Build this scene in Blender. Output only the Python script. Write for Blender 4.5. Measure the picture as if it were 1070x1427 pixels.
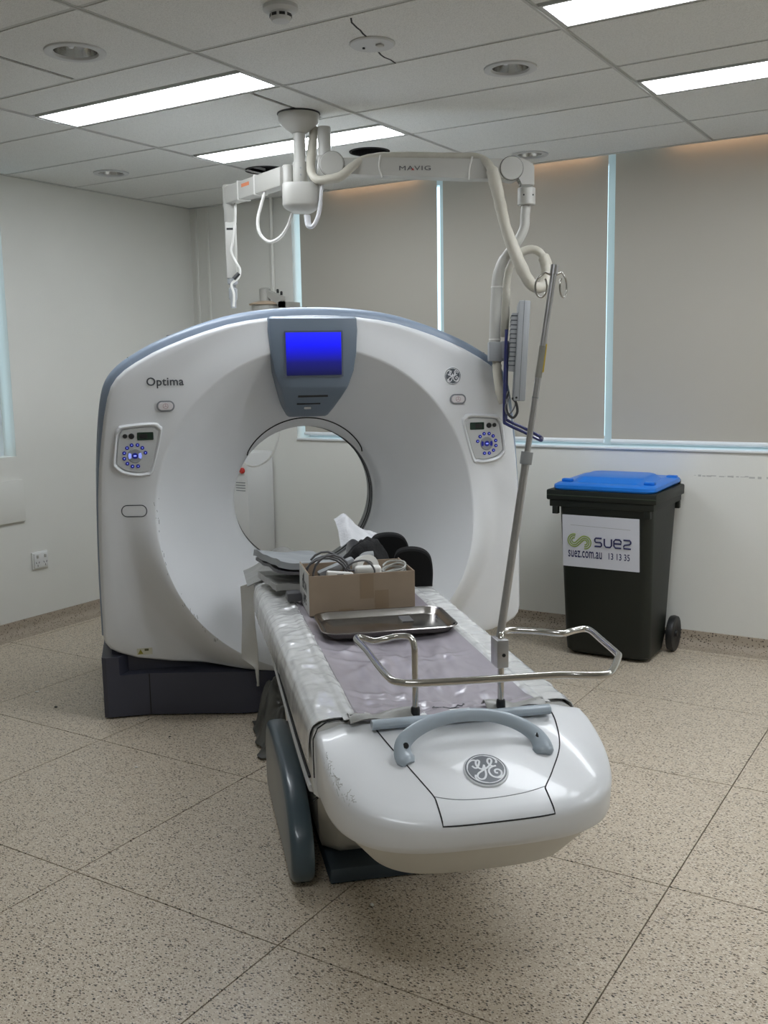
import bpy, bmesh, math, random
from mathutils import Vector, Matrix, noise
random.seed(7)
PI = math.pi
for o in list(bpy.data.objects):
    bpy.data.objects.remove(o)
SC = bpy.context.scene
COL = SC.collection

# ------------------------------------------------------------------ camera
cam_d = bpy.data.cameras.new('camera')
cam_d.sensor_fit = 'HORIZONTAL'
cam_d.sensor_width = 36.0
cam_d.lens = 1380.67 * 36.0 / 1070.0
cam_d.clip_start = 0.05
cam = bpy.data.objects.new('camera', cam_d)
COL.objects.link(cam)
yaw, pitch, roll = math.radians(-31.756), math.radians(-8.2655), math.radians(-0.9468)
fwd = Vector((math.sin(yaw) * math.cos(pitch), math.cos(yaw) * math.cos(pitch), math.sin(pitch)))
rgt = Vector((math.cos(yaw), -math.sin(yaw), 0))
upv = rgt.cross(fwd)
cr_ = rgt * math.cos(roll) + upv * math.sin(roll)
cu_ = upv * math.cos(roll) - rgt * math.sin(roll)
m3 = Matrix((cr_, cu_, -fwd)).transposed()
cam.matrix_world = Matrix.Translation((0, 0, 1.55)) @ m3.to_4x4()
SC.camera = cam

# ------------------------------------------------------------------ world + exposure
world = bpy.data.worlds.new('overcast_sky')
SC.world = world
world.use_nodes = True
bg = world.node_tree.nodes['Background']
bg.inputs[0].default_value = (0.74, 0.91, 1.0, 1)
bg.inputs[1].default_value = 1.6
SC.view_settings.view_transform = 'Standard'
SC.view_settings.look = 'None'
SC.view_settings.gamma = 1.0
SC.view_settings.use_curve_mapping = False
SC.view_settings.exposure = 0.38
PANEL_STRENGTH = 17.0        # fluorescent / LED ceiling panels
ADDED_STRIP_STRENGTH = 5.0          # added warm strips at the blind heads

# ------------------------------------------------------------------ materials
MATS = {}
def srgb(c):
    return tuple((x / 255 / 12.92) if x / 255 <= 0.04045 else ((x / 255 + 0.055) / 1.055) ** 2.4 for x in c) + (1,)

def mat(name, col, rough=0.5, metal=0.0, var=0.0, vscale=6.0, bump=0.0, bscale=40.0, emit=0.0, coat=0.0, stretch=None, trans=0.0, alpha=1.0, col2=None):
    m = bpy.data.materials.new(name)
    m.use_nodes = True
    nt = m.node_tree
    p = nt.nodes['Principled BSDF']
    c = srgb(col)
    p.inputs['Base Color'].default_value = c
    p.inputs['Roughness'].default_value = rough
    p.inputs['Metallic'].default_value = metal
    if coat: p.inputs['Coat Weight'].default_value = coat
    if trans: p.inputs['Transmission Weight'].default_value = trans
    if alpha < 1: p.inputs['Alpha'].default_value = alpha
    if emit:
        p.inputs['Emission Color'].default_value = c
        p.inputs['Emission Strength'].default_value = emit
    tc = None
    if var or bump:
        tc = nt.nodes.new('ShaderNodeTexCoord')
        mp = nt.nodes.new('ShaderNodeMapping')
        nt.links.new(tc.outputs['Object'], mp.inputs[0])
        if stretch: mp.inputs['Scale'].default_value = stretch
    if var:
        n = nt.nodes.new('ShaderNodeTexNoise'); n.inputs['Scale'].default_value = vscale; n.inputs['Detail'].default_value = 4
        nt.links.new(mp.outputs[0], n.inputs['Vector'])
        mx = nt.nodes.new('ShaderNodeMix'); mx.data_type = 'RGBA'
        rp = nt.nodes.new('ShaderNodeValToRGB')
        rp.color_ramp.elements[0].position = 0.3; rp.color_ramp.elements[1].position = 0.7
        nt.links.new(n.outputs['Fac'], rp.inputs[0])
        nt.links.new(rp.outputs[0], mx.inputs[0])
        c2 = srgb(col2) if col2 else tuple(x * (1 - var) for x in c[:3]) + (1,)
        mx.inputs[6].default_value = c; mx.inputs[7].default_value = c2
        nt.links.new(mx.outputs[2], p.inputs['Base Color'])
    if bump:
        n2 = nt.nodes.new('ShaderNodeTexNoise'); n2.inputs['Scale'].default_value = bscale; n2.inputs['Detail'].default_value = 3
        nt.links.new(mp.outputs[0], n2.inputs['Vector'])
        b = nt.nodes.new('ShaderNodeBump'); b.inputs['Strength'].default_value = bump; b.inputs['Distance'].default_value = 0.01
        nt.links.new(n2.outputs['Fac'], b.inputs['Height'])
        nt.links.new(b.outputs[0], p.inputs['Normal'])
    MATS[name] = m
    return m

def speckle(name, base, chips, rough, scale, thr, var=0.12, bump=0.0):
    """terrazzo / mineral tile: Voronoi chips of several tones on a mottled ground"""
    m = bpy.data.materials.new(name); m.use_nodes = True
    nt = m.node_tree; p = nt.nodes['Principled BSDF']; p.inputs['Roughness'].default_value = rough
    tc = nt.nodes.new('ShaderNodeTexCoord')
    geo = nt.nodes.new('ShaderNodeNewGeometry')
    big = nt.nodes.new('ShaderNodeTexNoise'); big.inputs['Scale'].default_value = 1.6; big.inputs['Detail'].default_value = 5
    nt.links.new(geo.outputs['Position'], big.inputs['Vector'])
    mx = nt.nodes.new('ShaderNodeMix'); mx.data_type = 'RGBA'
    c = srgb(base)
    mx.inputs[6].default_value = c; mx.inputs[7].default_value = tuple(x * (1 - var) for x in c[:3]) + (1,)
    nt.links.new(big.outputs['Fac'], mx.inputs[0])
    cur = mx.outputs[2]
    for k, (cc, sc, th) in enumerate(chips):
        mp = nt.nodes.new('ShaderNodeMapping'); mp.inputs['Rotation'].default_value = (0.1 * k, 0.2, 0.7 * k)
        mp.inputs['Scale'].default_value = (1, 1.8, 1)
        nt.links.new(geo.outputs['Position'], mp.inputs[0])
        v = nt.nodes.new('ShaderNodeTexVoronoi'); v.inputs['Scale'].default_value = sc; v.inputs['Randomness'].default_value = 1
        nt.links.new(mp.outputs[0], v.inputs['Vector'])
        sep = nt.nodes.new('ShaderNodeSeparateColor'); nt.links.new(v.outputs['Color'], sep.inputs[0])
        g1 = nt.nodes.new('ShaderNodeMath'); g1.operation = 'LESS_THAN'; g1.inputs[1].default_value = thr
        nt.links.new(sep.outputs[0], g1.inputs[0])
        g2 = nt.nodes.new('ShaderNodeMath'); g2.operation = 'LESS_THAN'; g2.inputs[1].default_value = th
        nt.links.new(v.outputs['Distance'], g2.inputs[0])
        mu = nt.nodes.new('ShaderNodeMath'); mu.operation = 'MULTIPLY'
        nt.links.new(g1.outputs[0], mu.inputs[0]); nt.links.new(g2.outputs[0], mu.inputs[1])
        m2 = nt.nodes.new('ShaderNodeMix'); m2.data_type = 'RGBA'
        nt.links.new(mu.outputs[0], m2.inputs[0]); nt.links.new(cur, m2.inputs[6]); m2.inputs[7].default_value = srgb(cc)
        cur = m2.outputs[2]
    nt.links.new(cur, p.inputs['Base Color'])
    if bump:
        n2 = nt.nodes.new('ShaderNodeTexNoise'); n2.inputs['Scale'].default_value = 160
        nt.links.new(geo.outputs['Position'], n2.inputs['Vector'])
        b = nt.nodes.new('ShaderNodeBump'); b.inputs['Strength'].default_value = bump; b.inputs['Distance'].default_value = 0.004
        nt.links.new(n2.outputs['Fac'], b.inputs['Height']); nt.links.new(b.outputs[0], p.inputs['Normal'])
    MATS[name] = m
    return m

M_FLOOR = speckle('terrazzo', (204, 191, 171), [((124, 108, 88), 95, 0.36), ((62, 54, 45), 70, 0.30), ((222, 214, 200), 120, 0.4), ((52, 46, 40), 48, 0.20), ((140, 124, 104), 150, 0.36)], 0.38, 90, 0.42, 0.10)
M_COVE = speckle('terrazzo_skirting', (176, 163, 146), [((108, 94, 78), 95, 0.34), ((78, 68, 58), 70, 0.3)], 0.5, 90, 0.4, 0.2)
M_CTILE = speckle('mineral_tile', (228, 229, 226), [((196, 197, 194), 210, 0.35), ((212, 213, 210), 140, 0.4)], 0.9, 200, 0.5, 0.06, 0.25)
M_JOINT = mat('floor_joint', (112, 98, 80), 0.7)
M_WALL = mat('wall_paint', (228, 228, 222), 0.6, var=0.05, vscale=1.5, bump=0.05, bscale=120)
M_WHITE = mat('gantry_white', (222, 224, 226), 0.34, var=0.03, vscale=3)
M_REAR = mat('gantry_rear_white', (214, 215, 214), 0.4)
M_RIM = mat('gantry_rim', (138, 152, 170), 0.32)
M_POD = mat('pod_grey', (104, 117, 132), 0.38)
M_POD2 = mat('pod_dark', (84, 93, 106), 0.4)
M_BASE = mat('gantry_base', (66, 68, 82), 0.45, var=0.1)
M_DARK = mat('dark_gap', (28, 29, 31), 0.7)
M_BLACK = mat('black_plastic', (22, 23, 24), 0.45)
M_GREYP = mat('grey_plastic', (150, 153, 155), 0.45)
M_LGREY = mat('light_grey_plastic', (196, 198, 198), 0.45)
M_TEXT = mat('lettering_grey', (72, 76, 82), 0.5)
M_BADGE = mat('badge_grey', (84, 90, 98), 0.35)
M_BADGEW = mat('badge_white', (226, 229, 232), 0.35)
M_BTN = mat('button_blue', (26, 32, 128), 0.35, emit=0.25)
M_BTNL = mat('button_glow', (150, 165, 255), 0.35, emit=0.5)
M_LCD = mat('lcd_green', (36, 56, 46), 0.25)
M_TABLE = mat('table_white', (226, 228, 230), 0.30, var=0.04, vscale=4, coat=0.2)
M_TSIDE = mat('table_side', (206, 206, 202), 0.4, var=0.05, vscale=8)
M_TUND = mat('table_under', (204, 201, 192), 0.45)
M_SLAB = mat('blue_grey_slab', (68, 84, 93), 0.3, coat=0.2)
M_HANDLE = mat('handle_blue_grey', (168, 180, 190), 0.3, coat=0.3)
M_VINYL = mat('vinyl_sheet', (214, 215, 214), 0.2, var=0.10, vscale=9, bump=0.45, bscale=7, stretch=(1.6, 2.2, 1), coat=0.4)
M_MATT = mat('mattress_vinyl', (172, 166, 174), 0.24, var=0.12, vscale=5, bump=0.3, bscale=5, stretch=(2.2, 0.9, 1), coat=0.25)
M_GSHEET = mat('grey_sheet', (158, 158, 154), 0.35, var=0.18, vscale=8, bump=0.6, bscale=14)
M_CHROME = mat('chrome', (196, 194, 190), 0.16, metal=1.0)
M_STEEL = mat('brushed_steel', (186, 186, 188), 0.36, metal=1.0, var=0.1, vscale=30)
M_REFL = mat('reflector_metal', (205, 205, 203), 0.14, metal=1.0)
M_TRAY = mat('tray_steel', (172, 168, 164), 0.2, metal=1.0, var=0.15, vscale=12)
M_CARD = mat('cardboard', (150, 133, 114), 0.85, var=0.08, vscale=14)
M_TAPE = mat('brown_tape', (136, 117, 94), 0.35)
M_PRINT = mat('white_print', (206, 206, 204), 0.7)
M_CLOTH = mat('white_cloth', (212, 213, 216), 0.85, bump=0.3, bscale=60)
M_BFAB = mat('black_fabric', (12, 12, 14), 0.8, bump=0.3, bscale=120)
M_BFOAM = mat('black_foam', (6, 6, 7), 1.0)
M_BEIGE = mat('cable_cream', (188, 184, 171), 0.5, var=0.08, vscale=20, bump=0.35, bscale=30)
M_ARM = mat('arm_white', (176, 175, 169), 0.38)
M_CABLE = mat('cable_white', (214, 213, 208), 0.45)
M_CGREY = mat('cable_grey', (92, 92, 94), 0.45)
M_NAVY = mat('navy_tube', (28, 34, 86), 0.3, coat=0.4)
M_RED = mat('red_mark', (196, 48, 40), 0.5)
M_ORANGE = mat('orange_sticker', (206, 126, 88), 0.6)
M_YEL = mat('yellow_sticker', (206, 178, 60), 0.55)
M_BIN = mat('bin_green', (14, 21, 13), 0.5, var=0.15, vscale=5)
M_LID = mat('lid_blue', (16, 112, 206), 0.35)
M_SIGN = mat('bin_label_white', (206, 208, 216), 0.5)
M_NAVYT = mat('navy_print', (34, 36, 84), 0.6)
M_GREENT = mat('green_print', (134, 154, 72), 0.6)
M_BLIND = mat('blind_fabric', (178, 174, 164), 0.9, bump=0.08, bscale=300)
M_FRAME = mat('window_frame', (226, 232, 236), 0.4)
M_SILL = mat('sill_white', (220, 223, 224), 0.45)
M_TBAR = mat('ceiling_rail', (190, 191, 188), 0.5)
M_GLOW = mat('panel_glow', (244, 249, 255), 0.6, emit=PANEL_STRENGTH)
M_WARM = mat('added_warm_strip', (255, 205, 160), 0.6, emit=ADDED_STRIP_STRENGTH)
M_PLAST = mat('clear_plastic', (190, 192, 186), 0.25, alpha=0.55)
M_PINK = mat('estop_pink', (216, 212, 214), 0.4)
M_CABINET = mat('cabinet_white', (222, 223, 222), 0.45)

def screen_mat():
    m = bpy.data.materials.new('screen_blue'); m.use_nodes = True
    nt = m.node_tree; p = nt.nodes['Principled BSDF']
    p.inputs['Base Color'].default_value = (0.003, 0.003, 0.01, 1); p.inputs['Roughness'].default_value = 0.2
    tc = nt.nodes.new('ShaderNodeTexCoord'); sp = nt.nodes.new('ShaderNodeSeparateXYZ')
    nt.links.new(tc.outputs['Generated'], sp.inputs[0])
    r = nt.nodes.new('ShaderNodeValToRGB')
    e = r.color_ramp.elements
    e[0].position = 0.0; e[0].color = srgb((15, 18, 56))
    e[1].position = 1.0; e[1].color = srgb((34, 40, 250))
    e2 = r.color_ramp.elements.new(0.3); e2.color = srgb((20, 22, 104))
    e3 = r.color_ramp.elements.new(0.7); e3.color = srgb((18, 22, 225))
    nt.links.new(sp.outputs[2], r.inputs[0]); nt.links.new(r.outputs[0], p.inputs['Emission Color'])
    p.inputs['Emission Strength'].default_value = 1.0
    return m
M_SCREEN = screen_mat()

def glass_mat():
    m = bpy.data.materials.new('window_glass'); m.use_nodes = True
    nt = m.node_tree
    for n in list(nt.nodes):
        if n.type == 'BSDF_PRINCIPLED': nt.nodes.remove(n)
    out = [n for n in nt.nodes if n.type == 'OUTPUT_MATERIAL'][0]
    t = nt.nodes.new('ShaderNodeBsdfTransparent'); t.inputs[0].default_value = (0.9, 0.97, 1, 1)
    g = nt.nodes.new('ShaderNodeBsdfGlossy'); g.inputs['Roughness'].default_value = 0.05
    mx = nt.nodes.new('ShaderNodeMixShader'); mx.inputs[0].default_value = 0.06
    nt.links.new(t.outputs[0], mx.inputs[1]); nt.links.new(g.outputs[0], mx.inputs[2]); nt.links.new(mx.outputs[0], out.inputs[0])
    return m
M_GLASS = glass_mat()

# ------------------------------------------------------------------ mesh helpers
def NB(): return bmesh.new()

def obj(name, bm, m, parent=None, smooth=35, loc=None, rot=None):
    bmesh.ops.recalc_face_normals(bm, faces=bm.faces[:])
    me = bpy.data.meshes.new(name)
    bm.to_mesh(me); bm.free()
    if smooth:
        me.shade_smooth(); me.set_sharp_from_angle(angle=math.radians(smooth))
    me.materials.append(m)
    o = bpy.data.objects.new(name, me); COL.objects.link(o)
    if parent: o.parent = parent
    if loc: o.location = loc
    if rot: o.rotation_euler = rot
    return o

def share(name, me, parent, loc=(0, 0, 0), rot=(0, 0, 0), scale=(1, 1, 1)):
    o = bpy.data.objects.new(name, me); COL.objects.link(o); o.parent = parent
    o.location = loc; o.rotation_euler = rot; o.scale = scale
    return o

def tag(o, label, cat, group=None):
    o['label'] = label; o['category'] = cat
    if group: o['group'] = group
    return o

def thing(name, label, cat, loc=(0, 0, 0), rz=0.0, group=None):
    o = bpy.data.objects.new(name, None); o.empty_display_size = 0.1; COL.objects.link(o)
    o.location = loc; o.rotation_euler = (0, 0, rz)
    return tag(o, label, cat, group)

def struct(o): o['kind'] = 'structure'; return o

def box(bm, x0, x1, y0, y1, z0, z1, bev=0.0, seg=2, mtx=None):
    vs = [bm.verts.new((x, y, z)) for x in (x0, x1) for y in (y0, y1) for z in (z0, z1)]
    idx = [(0, 1, 3, 2), (4, 6, 7, 5), (0, 4, 5, 1), (2, 3, 7, 6), (0, 2, 6, 4), (1, 5, 7, 3)]
    fs = [bm.faces.new([vs[i] for i in q]) for q in idx]
    if bev:
        es = list({e for f in fs for e in f.edges})
        r = bmesh.ops.bevel(bm, geom=es, offset=bev, segments=seg, profile=0.5, affect='EDGES')
        vs = list({v for f in r['faces'] for v in f.verts} | {v for v in vs if v.is_valid})
    if mtx:
        for v in vs:
            if v.is_valid: v.co = mtx @ v.co
    return bm

def cr(pts, n=8, closed=False):
    """Catmull-Rom through points"""
    P = [Vector(p) for p in pts]; N = len(P); out = []
    rng = N if closed else N - 1
    for i in range(rng):
        if closed: a, b, c, d = P[(i - 1) % N], P[i], P[(i + 1) % N], P[(i + 2) % N]
        else: a, b, c, d = P[max(i - 1, 0)], P[i], P[i + 1], P[min(i + 2, N - 1)]
        for k in range(n):
            t = k / n
            out.append(0.5 * ((2 * b) + (c - a) * t + (2 * a - 5 * b + 4 * c - d) * t * t + (3 * b - a - 3 * c + d) * t ** 3))
    if not closed: out.append(P[-1])
    return out

def tube(bm, pts, r, n=10, closed=False, flat=1.0, up=None):
    P = [Vector(p) for p in pts]; N = len(P)
    R = r if isinstance(r, (list, tuple)) else [r] * N
    tang = []
    for i in range(N):
        if closed: t = P[(i + 1) % N] - P[i - 1]
        else: t = P[min(i + 1, N - 1)] - P[max(i - 1, 0)]
        tang.append(t.normalized() if t.length > 1e-9 else Vector((0, 0, 1)))
    u = Vector(up) if up else (Vector((0, 0, 1)) if abs(tang[0].z) < 0.9 else Vector((1, 0, 0)))
    rings = []
    for i in range(N):
        t = tang[i]
        u = (u - t * u.dot(t))
        if u.length < 1e-6: u = t.orthogonal()
        u.normalize(); w = t.cross(u)
        rings.append([bm.verts.new(P[i] + (u * math.cos(2 * PI * k / n) * flat + w * math.sin(2 * PI * k / n)) * R[i]) for k in range(n)])
    for i in range(N if closed else N - 1):
        a, b = rings[i], rings[(i + 1) % N]
        for k in range(n):
            bm.faces.new((a[k], a[(k + 1) % n], b[(k + 1) % n], b[k]))
    if not closed:
        bm.faces.new(rings[0][::-1]); bm.faces.new(rings[-1])
    return bm

def lathe(bm, prof, n=24, mtx=None, cap=True):
    rings = []
    for r, z in prof:
        rings.append([bm.verts.new((max(r, 1e-4) * math.cos(2 * PI * k / n), max(r, 1e-4) * math.sin(2 * PI * k / n), z)) for k in range(n)])
    for a, b in zip(rings, rings[1:]):
        for k in range(n): bm.faces.new((a[k], a[(k + 1) % n], b[(k + 1) % n], b[k]))
    if cap:
        bm.faces.new(rings[0][::-1]); bm.faces.new(rings[-1])
    if mtx:
        for rg in rings:
            for v in rg: v.co = mtx @ v.co
    return bm

def prism(bm, outl, z0, z1, mtx=None, inset=0.0):
    """extrude a 2-D outline from z0 to z1; inset shrinks a chamfer at the top"""
    c = Vector((sum(p[0] for p in outl) / len(outl), sum(p[1] for p in outl) / len(outl)))
    rows = [[(p[0], p[1], z0) for p in outl]]
    if inset:
        h = min(abs(inset), abs(z1 - z0)) * (1 if z1 > z0 else -1)
        rows.append([(p[0], p[1], z1 - h) for p in outl])
        rows.append([(c.x + (p[0] - c.x) * (1 - inset / max((Vector(p[:2]) - c).length, 1e-6)), c.y + (p[1] - c.y) * (1 - inset / max((Vector(p[:2]) - c).length, 1e-6)), z1) for p in outl])
    else:
        rows.append([(p[0], p[1], z1) for p in outl])
    R = [[bm.verts.new(mtx @ Vector(q) if mtx else q) for q in row] for row in rows]
    n = len(outl)
    for a, b in zip(R, R[1:]):
        for k in range(n): bm.faces.new((a[k], a[(k + 1) % n], b[(k + 1) % n], b[k]))
    bm.faces.new(R[0][::-1]); bm.faces.new(R[-1])
    return bm

def rrect(w, h, r, n=5, cx=0, cy=0):
    out = []
    for sx, sy, a0 in ((1, 1, 0), (-1, 1, 90), (-1, -1, 180), (1, -1, 270)):
        for k in range(n + 1):
            a = math.radians(a0 + 90 * k / n)
            out.append((cx + sx * (w / 2 - r) + r * math.cos(a), cy + sy * (h / 2 - r) + r * math.sin(a)))
    return out

def grid(bm, nu, nv, fn):
    V = [[bm.verts.new(fn(i / nu, j / nv)) for j in range(nv + 1)] for i in range(nu + 1)]
    for i in range(nu):
        for j in range(nv): bm.faces.new((V[i][j], V[i + 1][j], V[i + 1][j + 1], V[i][j + 1]))
    return V

def thicken(bm, d):
    bmesh.ops.recalc_face_normals(bm, faces=bm.faces[:])
    bmesh.ops.solidify(bm, geom=bm.faces[:], thickness=d)
    return bm

def text_bm(s, size, depth=0.0008, bold=0.0, mtx=None, spacing=1.0, sx=1.0):
    cu = bpy.data.curves.new('lettering', 'FONT')
    cu.body = s; cu.size = size; cu.extrude = depth; cu.offset = bold; cu.space_character = spacing
    cu.resolution_u = 3
    o = bpy.data.objects.new('lettering', cu); COL.objects.link(o)
    dg = bpy.context.evaluated_depsgraph_get(); dg.update()
    me = bpy.data.meshes.new_from_object(o.evaluated_get(dg))
    bpy.data.objects.remove(o); bpy.data.curves.remove(cu)
    bm = bmesh.new(); bm.from_mesh(me); bpy.data.meshes.remove(me)
    xs = [v.co.x for v in bm.verts]; x0, x1 = min(xs), max(xs)
    for v in bm.verts: v.co.x = (v.co.x - x0) * sx
    bm_w = (x1 - x0) * sx
    if mtx: bmesh.ops.transform(bm, matrix=mtx, verts=bm.verts[:])
    return bm, bm_w

def upright(x, y, z, rz=0):
    """text/disc local (x right, y up, z out) -> standing plane facing -Y"""
    return Matrix.Translation((x, y, z)) @ Matrix.Rotation(rz, 4, 'Z') @ Matrix.Rotation(PI / 2, 4, 'X')

def T(x, y, z): return Matrix.Translation((x, y, z))

# ------------------------------------------------------------------ room shell
XL, XR, YF, YB, ZC = -4.93, 3.05, -2.4, 5.43, 2.68
GX = [-4.79, -3.963, -3.171, -2.379, -1.578, -0.749, 0.055, 0.86, 1.665, 2.47, XR]
GY = [YF, -2.19, -1.36, -0.53, 0.30, 1.13, 1.964, 2.795, 3.627, 4.452, 5.28]
bm = NB(); box(bm, XL - 0.3, XR + 0.3, YF - 0.3, YB + 0.3, -0.1, -0.006)
floor = struct(obj('floor', bm, M_JOINT, None, 0))
xs = [XL] + GX; ys = GY + [YB]
for i in range(len(xs) - 1):
    for j in range(len(ys) - 1):
        g = 0.0022
        x0, x1, y0, y1 = xs[i] + g, xs[i + 1] - g, ys[j] + g, ys[j + 1] - g
        bm = NB(); box(bm, x0, x1, y0, y1, -0.006, 0.0)
        obj('floor_tile', bm, M_FLOOR, floor, 0)

def wall_box(name, x0, x1, y0, y1, z0, z1, m=M_WALL):
    bm = NB(); box(bm, x0, x1, y0, y1, z0, z1); return struct(obj(name, bm, m, None, 0))

ZT = 2.80
# left wall with a window opening (y 2.2..3.84, sill z 1.068)
bm = NB()
box(bm, XL - 0.22, XL, YF - 0.2, 1.9, 0, ZT); box(bm, XL - 0.22, XL, 1.9, 3.84, 0, 1.068); box(bm, XL - 0.22, XL, 3.84, YB + 0.3, 0, ZT)
struct(obj('wall_left', bm, M_WALL, None, 0))
# back wall
WX0, WX1, WZ = -4.045, 2.4, 1.088
bm = NB()
box(bm, XL, WX0, YB, YB + 0.24, 0, ZT); box(bm, WX0, XR + 0.2, YB, YB + 0.24, 0, WZ - 0.012); box(bm, WX1, XR + 0.2, YB, YB + 0.24, WZ - 0.012, ZT)
box(bm, WX0, WX1, YB + 0.12, YB + 0.24, 2.72, ZT)
struct(obj('wall_back', bm, M_WALL, None, 0))
bm = NB()
for k in range(30):
    x = -1.38 + 0.022 * k
    if random.random() < 0.75: box(bm, x, x + random.uniform(0.008, 0.03), YB - 0.0006, YB, 0.945 + random.uniform(-0.004, 0.004), 0.950 + random.uniform(-0.002, 0.006))
sc_o = obj('scuff_line', bm, mat('wall_scuff', (186, 186, 182), 0.8), bpy.data.objects['wall_back'], 0); sc_o['kind'] = 'stuff'
wall_box('wall_right', XR, XR + 0.2, YF - 0.2, YB, 0, ZT)
wall_box('wall_front', XL, XR, YF - 0.2, YF, 0, ZT)

# coved terrazzo skirting
def skirting(name, p0, p1, nrm):
    prof = [(0, 0.085), (0.012, 0.085), (0.014, 0.07), (0.016, 0.045), (0.026, 0.022), (0.05, 0.006), (0.10, 0.0005), (0.10, 0), (0, 0)]
    bm = NB(); n = Vector(nrm)
    rows = []
    for P in (Vector(p0), Vector(p1)):
        rows.append([bm.verts.new(P + n * a + Vector((0, 0, b))) for a, b in prof])
    k = len(prof)
    for i in range(k): bm.faces.new((rows[0][i], rows[0][(i + 1) % k], rows[1][(i + 1) % k], rows[1][i]))
    bm.faces.new(rows[0]); bm.faces.new(rows[1][::-1])
    return struct(obj(name, bm, M_COVE, None, 60))
skirting('baseboard_left', (XL, YF, 0), (XL, YB, 0), (1, 0, 0))
skirting('baseboard_back', (XL + 0.1, YB, 0), (XR, YB, 0), (0, -1, 0))
skirting('baseboard_right', (XR, YF, 0), (XR, YB - 0.1, 0), (-1, 0, 0))
skirting('baseboard_front', (XL + 0.1, YF, 0), (XR - 0.1, YF, 0), (0, 1, 0))

# ceiling: slab, rails, tiles
AX = [-4.93, -3.723, -2.526, -1.333, -0.14, 1.055, 2.25, XR]
BY = [5.415, 4.927, 4.39, 3.889, 3.362, 2.842, 2.31, 1.79, 1.27, 0.75, 0.23, -0.29, -0.81, -1.33, -1.85, YF]
bm = NB(); box(bm, XL, XR, YF, 5.415, ZC + 0.16, ZC + 0.2)
ceiling = struct(obj('ceiling', bm, mat('plenum', (60, 60, 58), 0.9), None, 0))
HOLES = [(-2.867, 2.601, 0.088), (-4.40, 4.206, 0.080), (-1.671, 3.674, 0.082), (-2.239, 5.175, 0.080), (-3.640, 4.665, 0.115), (-2.90, 4.60, 0.10)]
# light cells: (column, row index j where y in [BY[j+1], BY[j]]), the far half carries the light
LC = {(1, 4): 1, (1, 2): 1, (3, 4): 1, (3, 2): 1, (5, 4): 1, (5, 2): 1, (3, 9): 1}  # last cell: unseen panel added to brighten the near floor and table nose

def tile_mesh(x0, x1, y0, y1, hole):
    bm = NB(); z0, z1 = ZC, ZC + 0.016
    if not hole:
        box(bm, x0, x1, y0, y1, z0, z1); return bm
    hx, hy, hr = hole
    n = 48
    angs = sorted([2 * PI * k / n for k in range(n)] + [math.atan2(y - hy, x - hx) % (2 * PI) for x in (x0, x1) for y in (y0, y1)])
    inn, out, inn2 = [], [], []
    for a in angs:
        c, s = math.cos(a), math.sin(a)
        t = min(((x1 - hx) / c) if c > 1e-9 else ((x0 - hx) / c) if c < -1e-9 else 9, ((y1 - hy) / s) if s > 1e-9 else ((y0 - hy) / s) if s < -1e-9 else 9)
        inn.append(bm.verts.new((hx + hr * c, hy + hr * s, z0))); out.append(bm.verts.new((hx + t * c, hy + t * s, z0)))
        inn2.append(bm.verts.new((hx + hr * c, hy + hr * s, z1)))
    m = len(angs)
    out2 = [bm.verts.new((v.co.x, v.co.y, z1)) for v in out]
    for k in range(m):
        l = (k + 1) % m
        bm.faces.new((out[k], out[l], out2[l], out2[k])); bm.faces.new((inn2[k], out2[k], out2[l], inn2[l]))
        bm.faces.new((inn[k], inn[l], out[l], out[k])); bm.faces.new((inn[k], inn2[k], inn2[l], inn[l]))
    return bm

panel_rects = []
for i in range(len(AX) - 1):
    for j in range(len(BY) - 1):
        x0, x1, y1, y0 = AX[i], AX[i + 1], BY[j], BY[j + 1]
        g = 0.011
        cells = []
        if LC.get((i, j)):
            ym = y1 - 0.262
            if j == 4: ym = y1 - 0.258
            panel_rects.append((x0, x1, ym, y1, i, j))
            cells.append((x0, x1, y0, ym))
        elif (i, j) == (1, 5): cells += [(x0, -3.136, y0, y1), (-3.136, x1, y0, y1)]
        elif (i, j) == (1, 3): cells += [(x0, -2.70, y0, y1), (-2.70, x1, y0, y1)]
        elif (i, j) == (1, 1): cells += [(x0, -3.25, y0, y1), (-3.25, x1, y0, y1)]
        else: cells.append((x0, x1, y0, y1))
        for (a, b, c, d) in cells:
            h = next((q for q in HOLES if a < q[0] < b and c < q[1] < d), None)
            obj('ceiling_tile', tile_mesh(a + g, b - g, c + g, d - g, h), M_CTILE, ceiling, 0)
for x in AX[1:-1]:
    bm = NB(); box(bm, x - 0.011, x + 0.011, YF, 5.415, ZC - 0.002, ZC + 0.03); box(bm, x - 0.004, x + 0.004, YF, 5.415, ZC - 0.006, ZC); obj('ceiling_rail', bm, M_TBAR, ceiling, 0)
for j, y in enumerate(BY[1:-1]):
    bm = NB(); box(bm, XL, XR, y - 0.0125, y + 0.0125, ZC + 0.003, ZC + 0.028); obj('ceiling_rail', bm, M_TBAR, ceiling, 0)
bm = NB(); box(bm, XL, XL + 0.02, YF, 5.4, ZC - 0.004, ZC + 0.02); obj('ceiling_rail', bm, M_TBAR, ceiling, 0)
bm = NB(); box(bm, XL, XR, 5.405, 5.425, ZC - 0.004, ZC + 0.10); obj('ceiling_rail', bm, M_TBAR, ceiling, 0)
for (x, y0, y1) in ((-3.136, 2.31, 2.842), (-2.70, 3.40, 3.85)):
    bm = NB(); box(bm, x - 0.004, x + 0.004, y0, y1, ZC + 0.004, ZC + 0.02); obj('ceiling_rail', bm, M_DARK, ceiling, 0)
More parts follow.
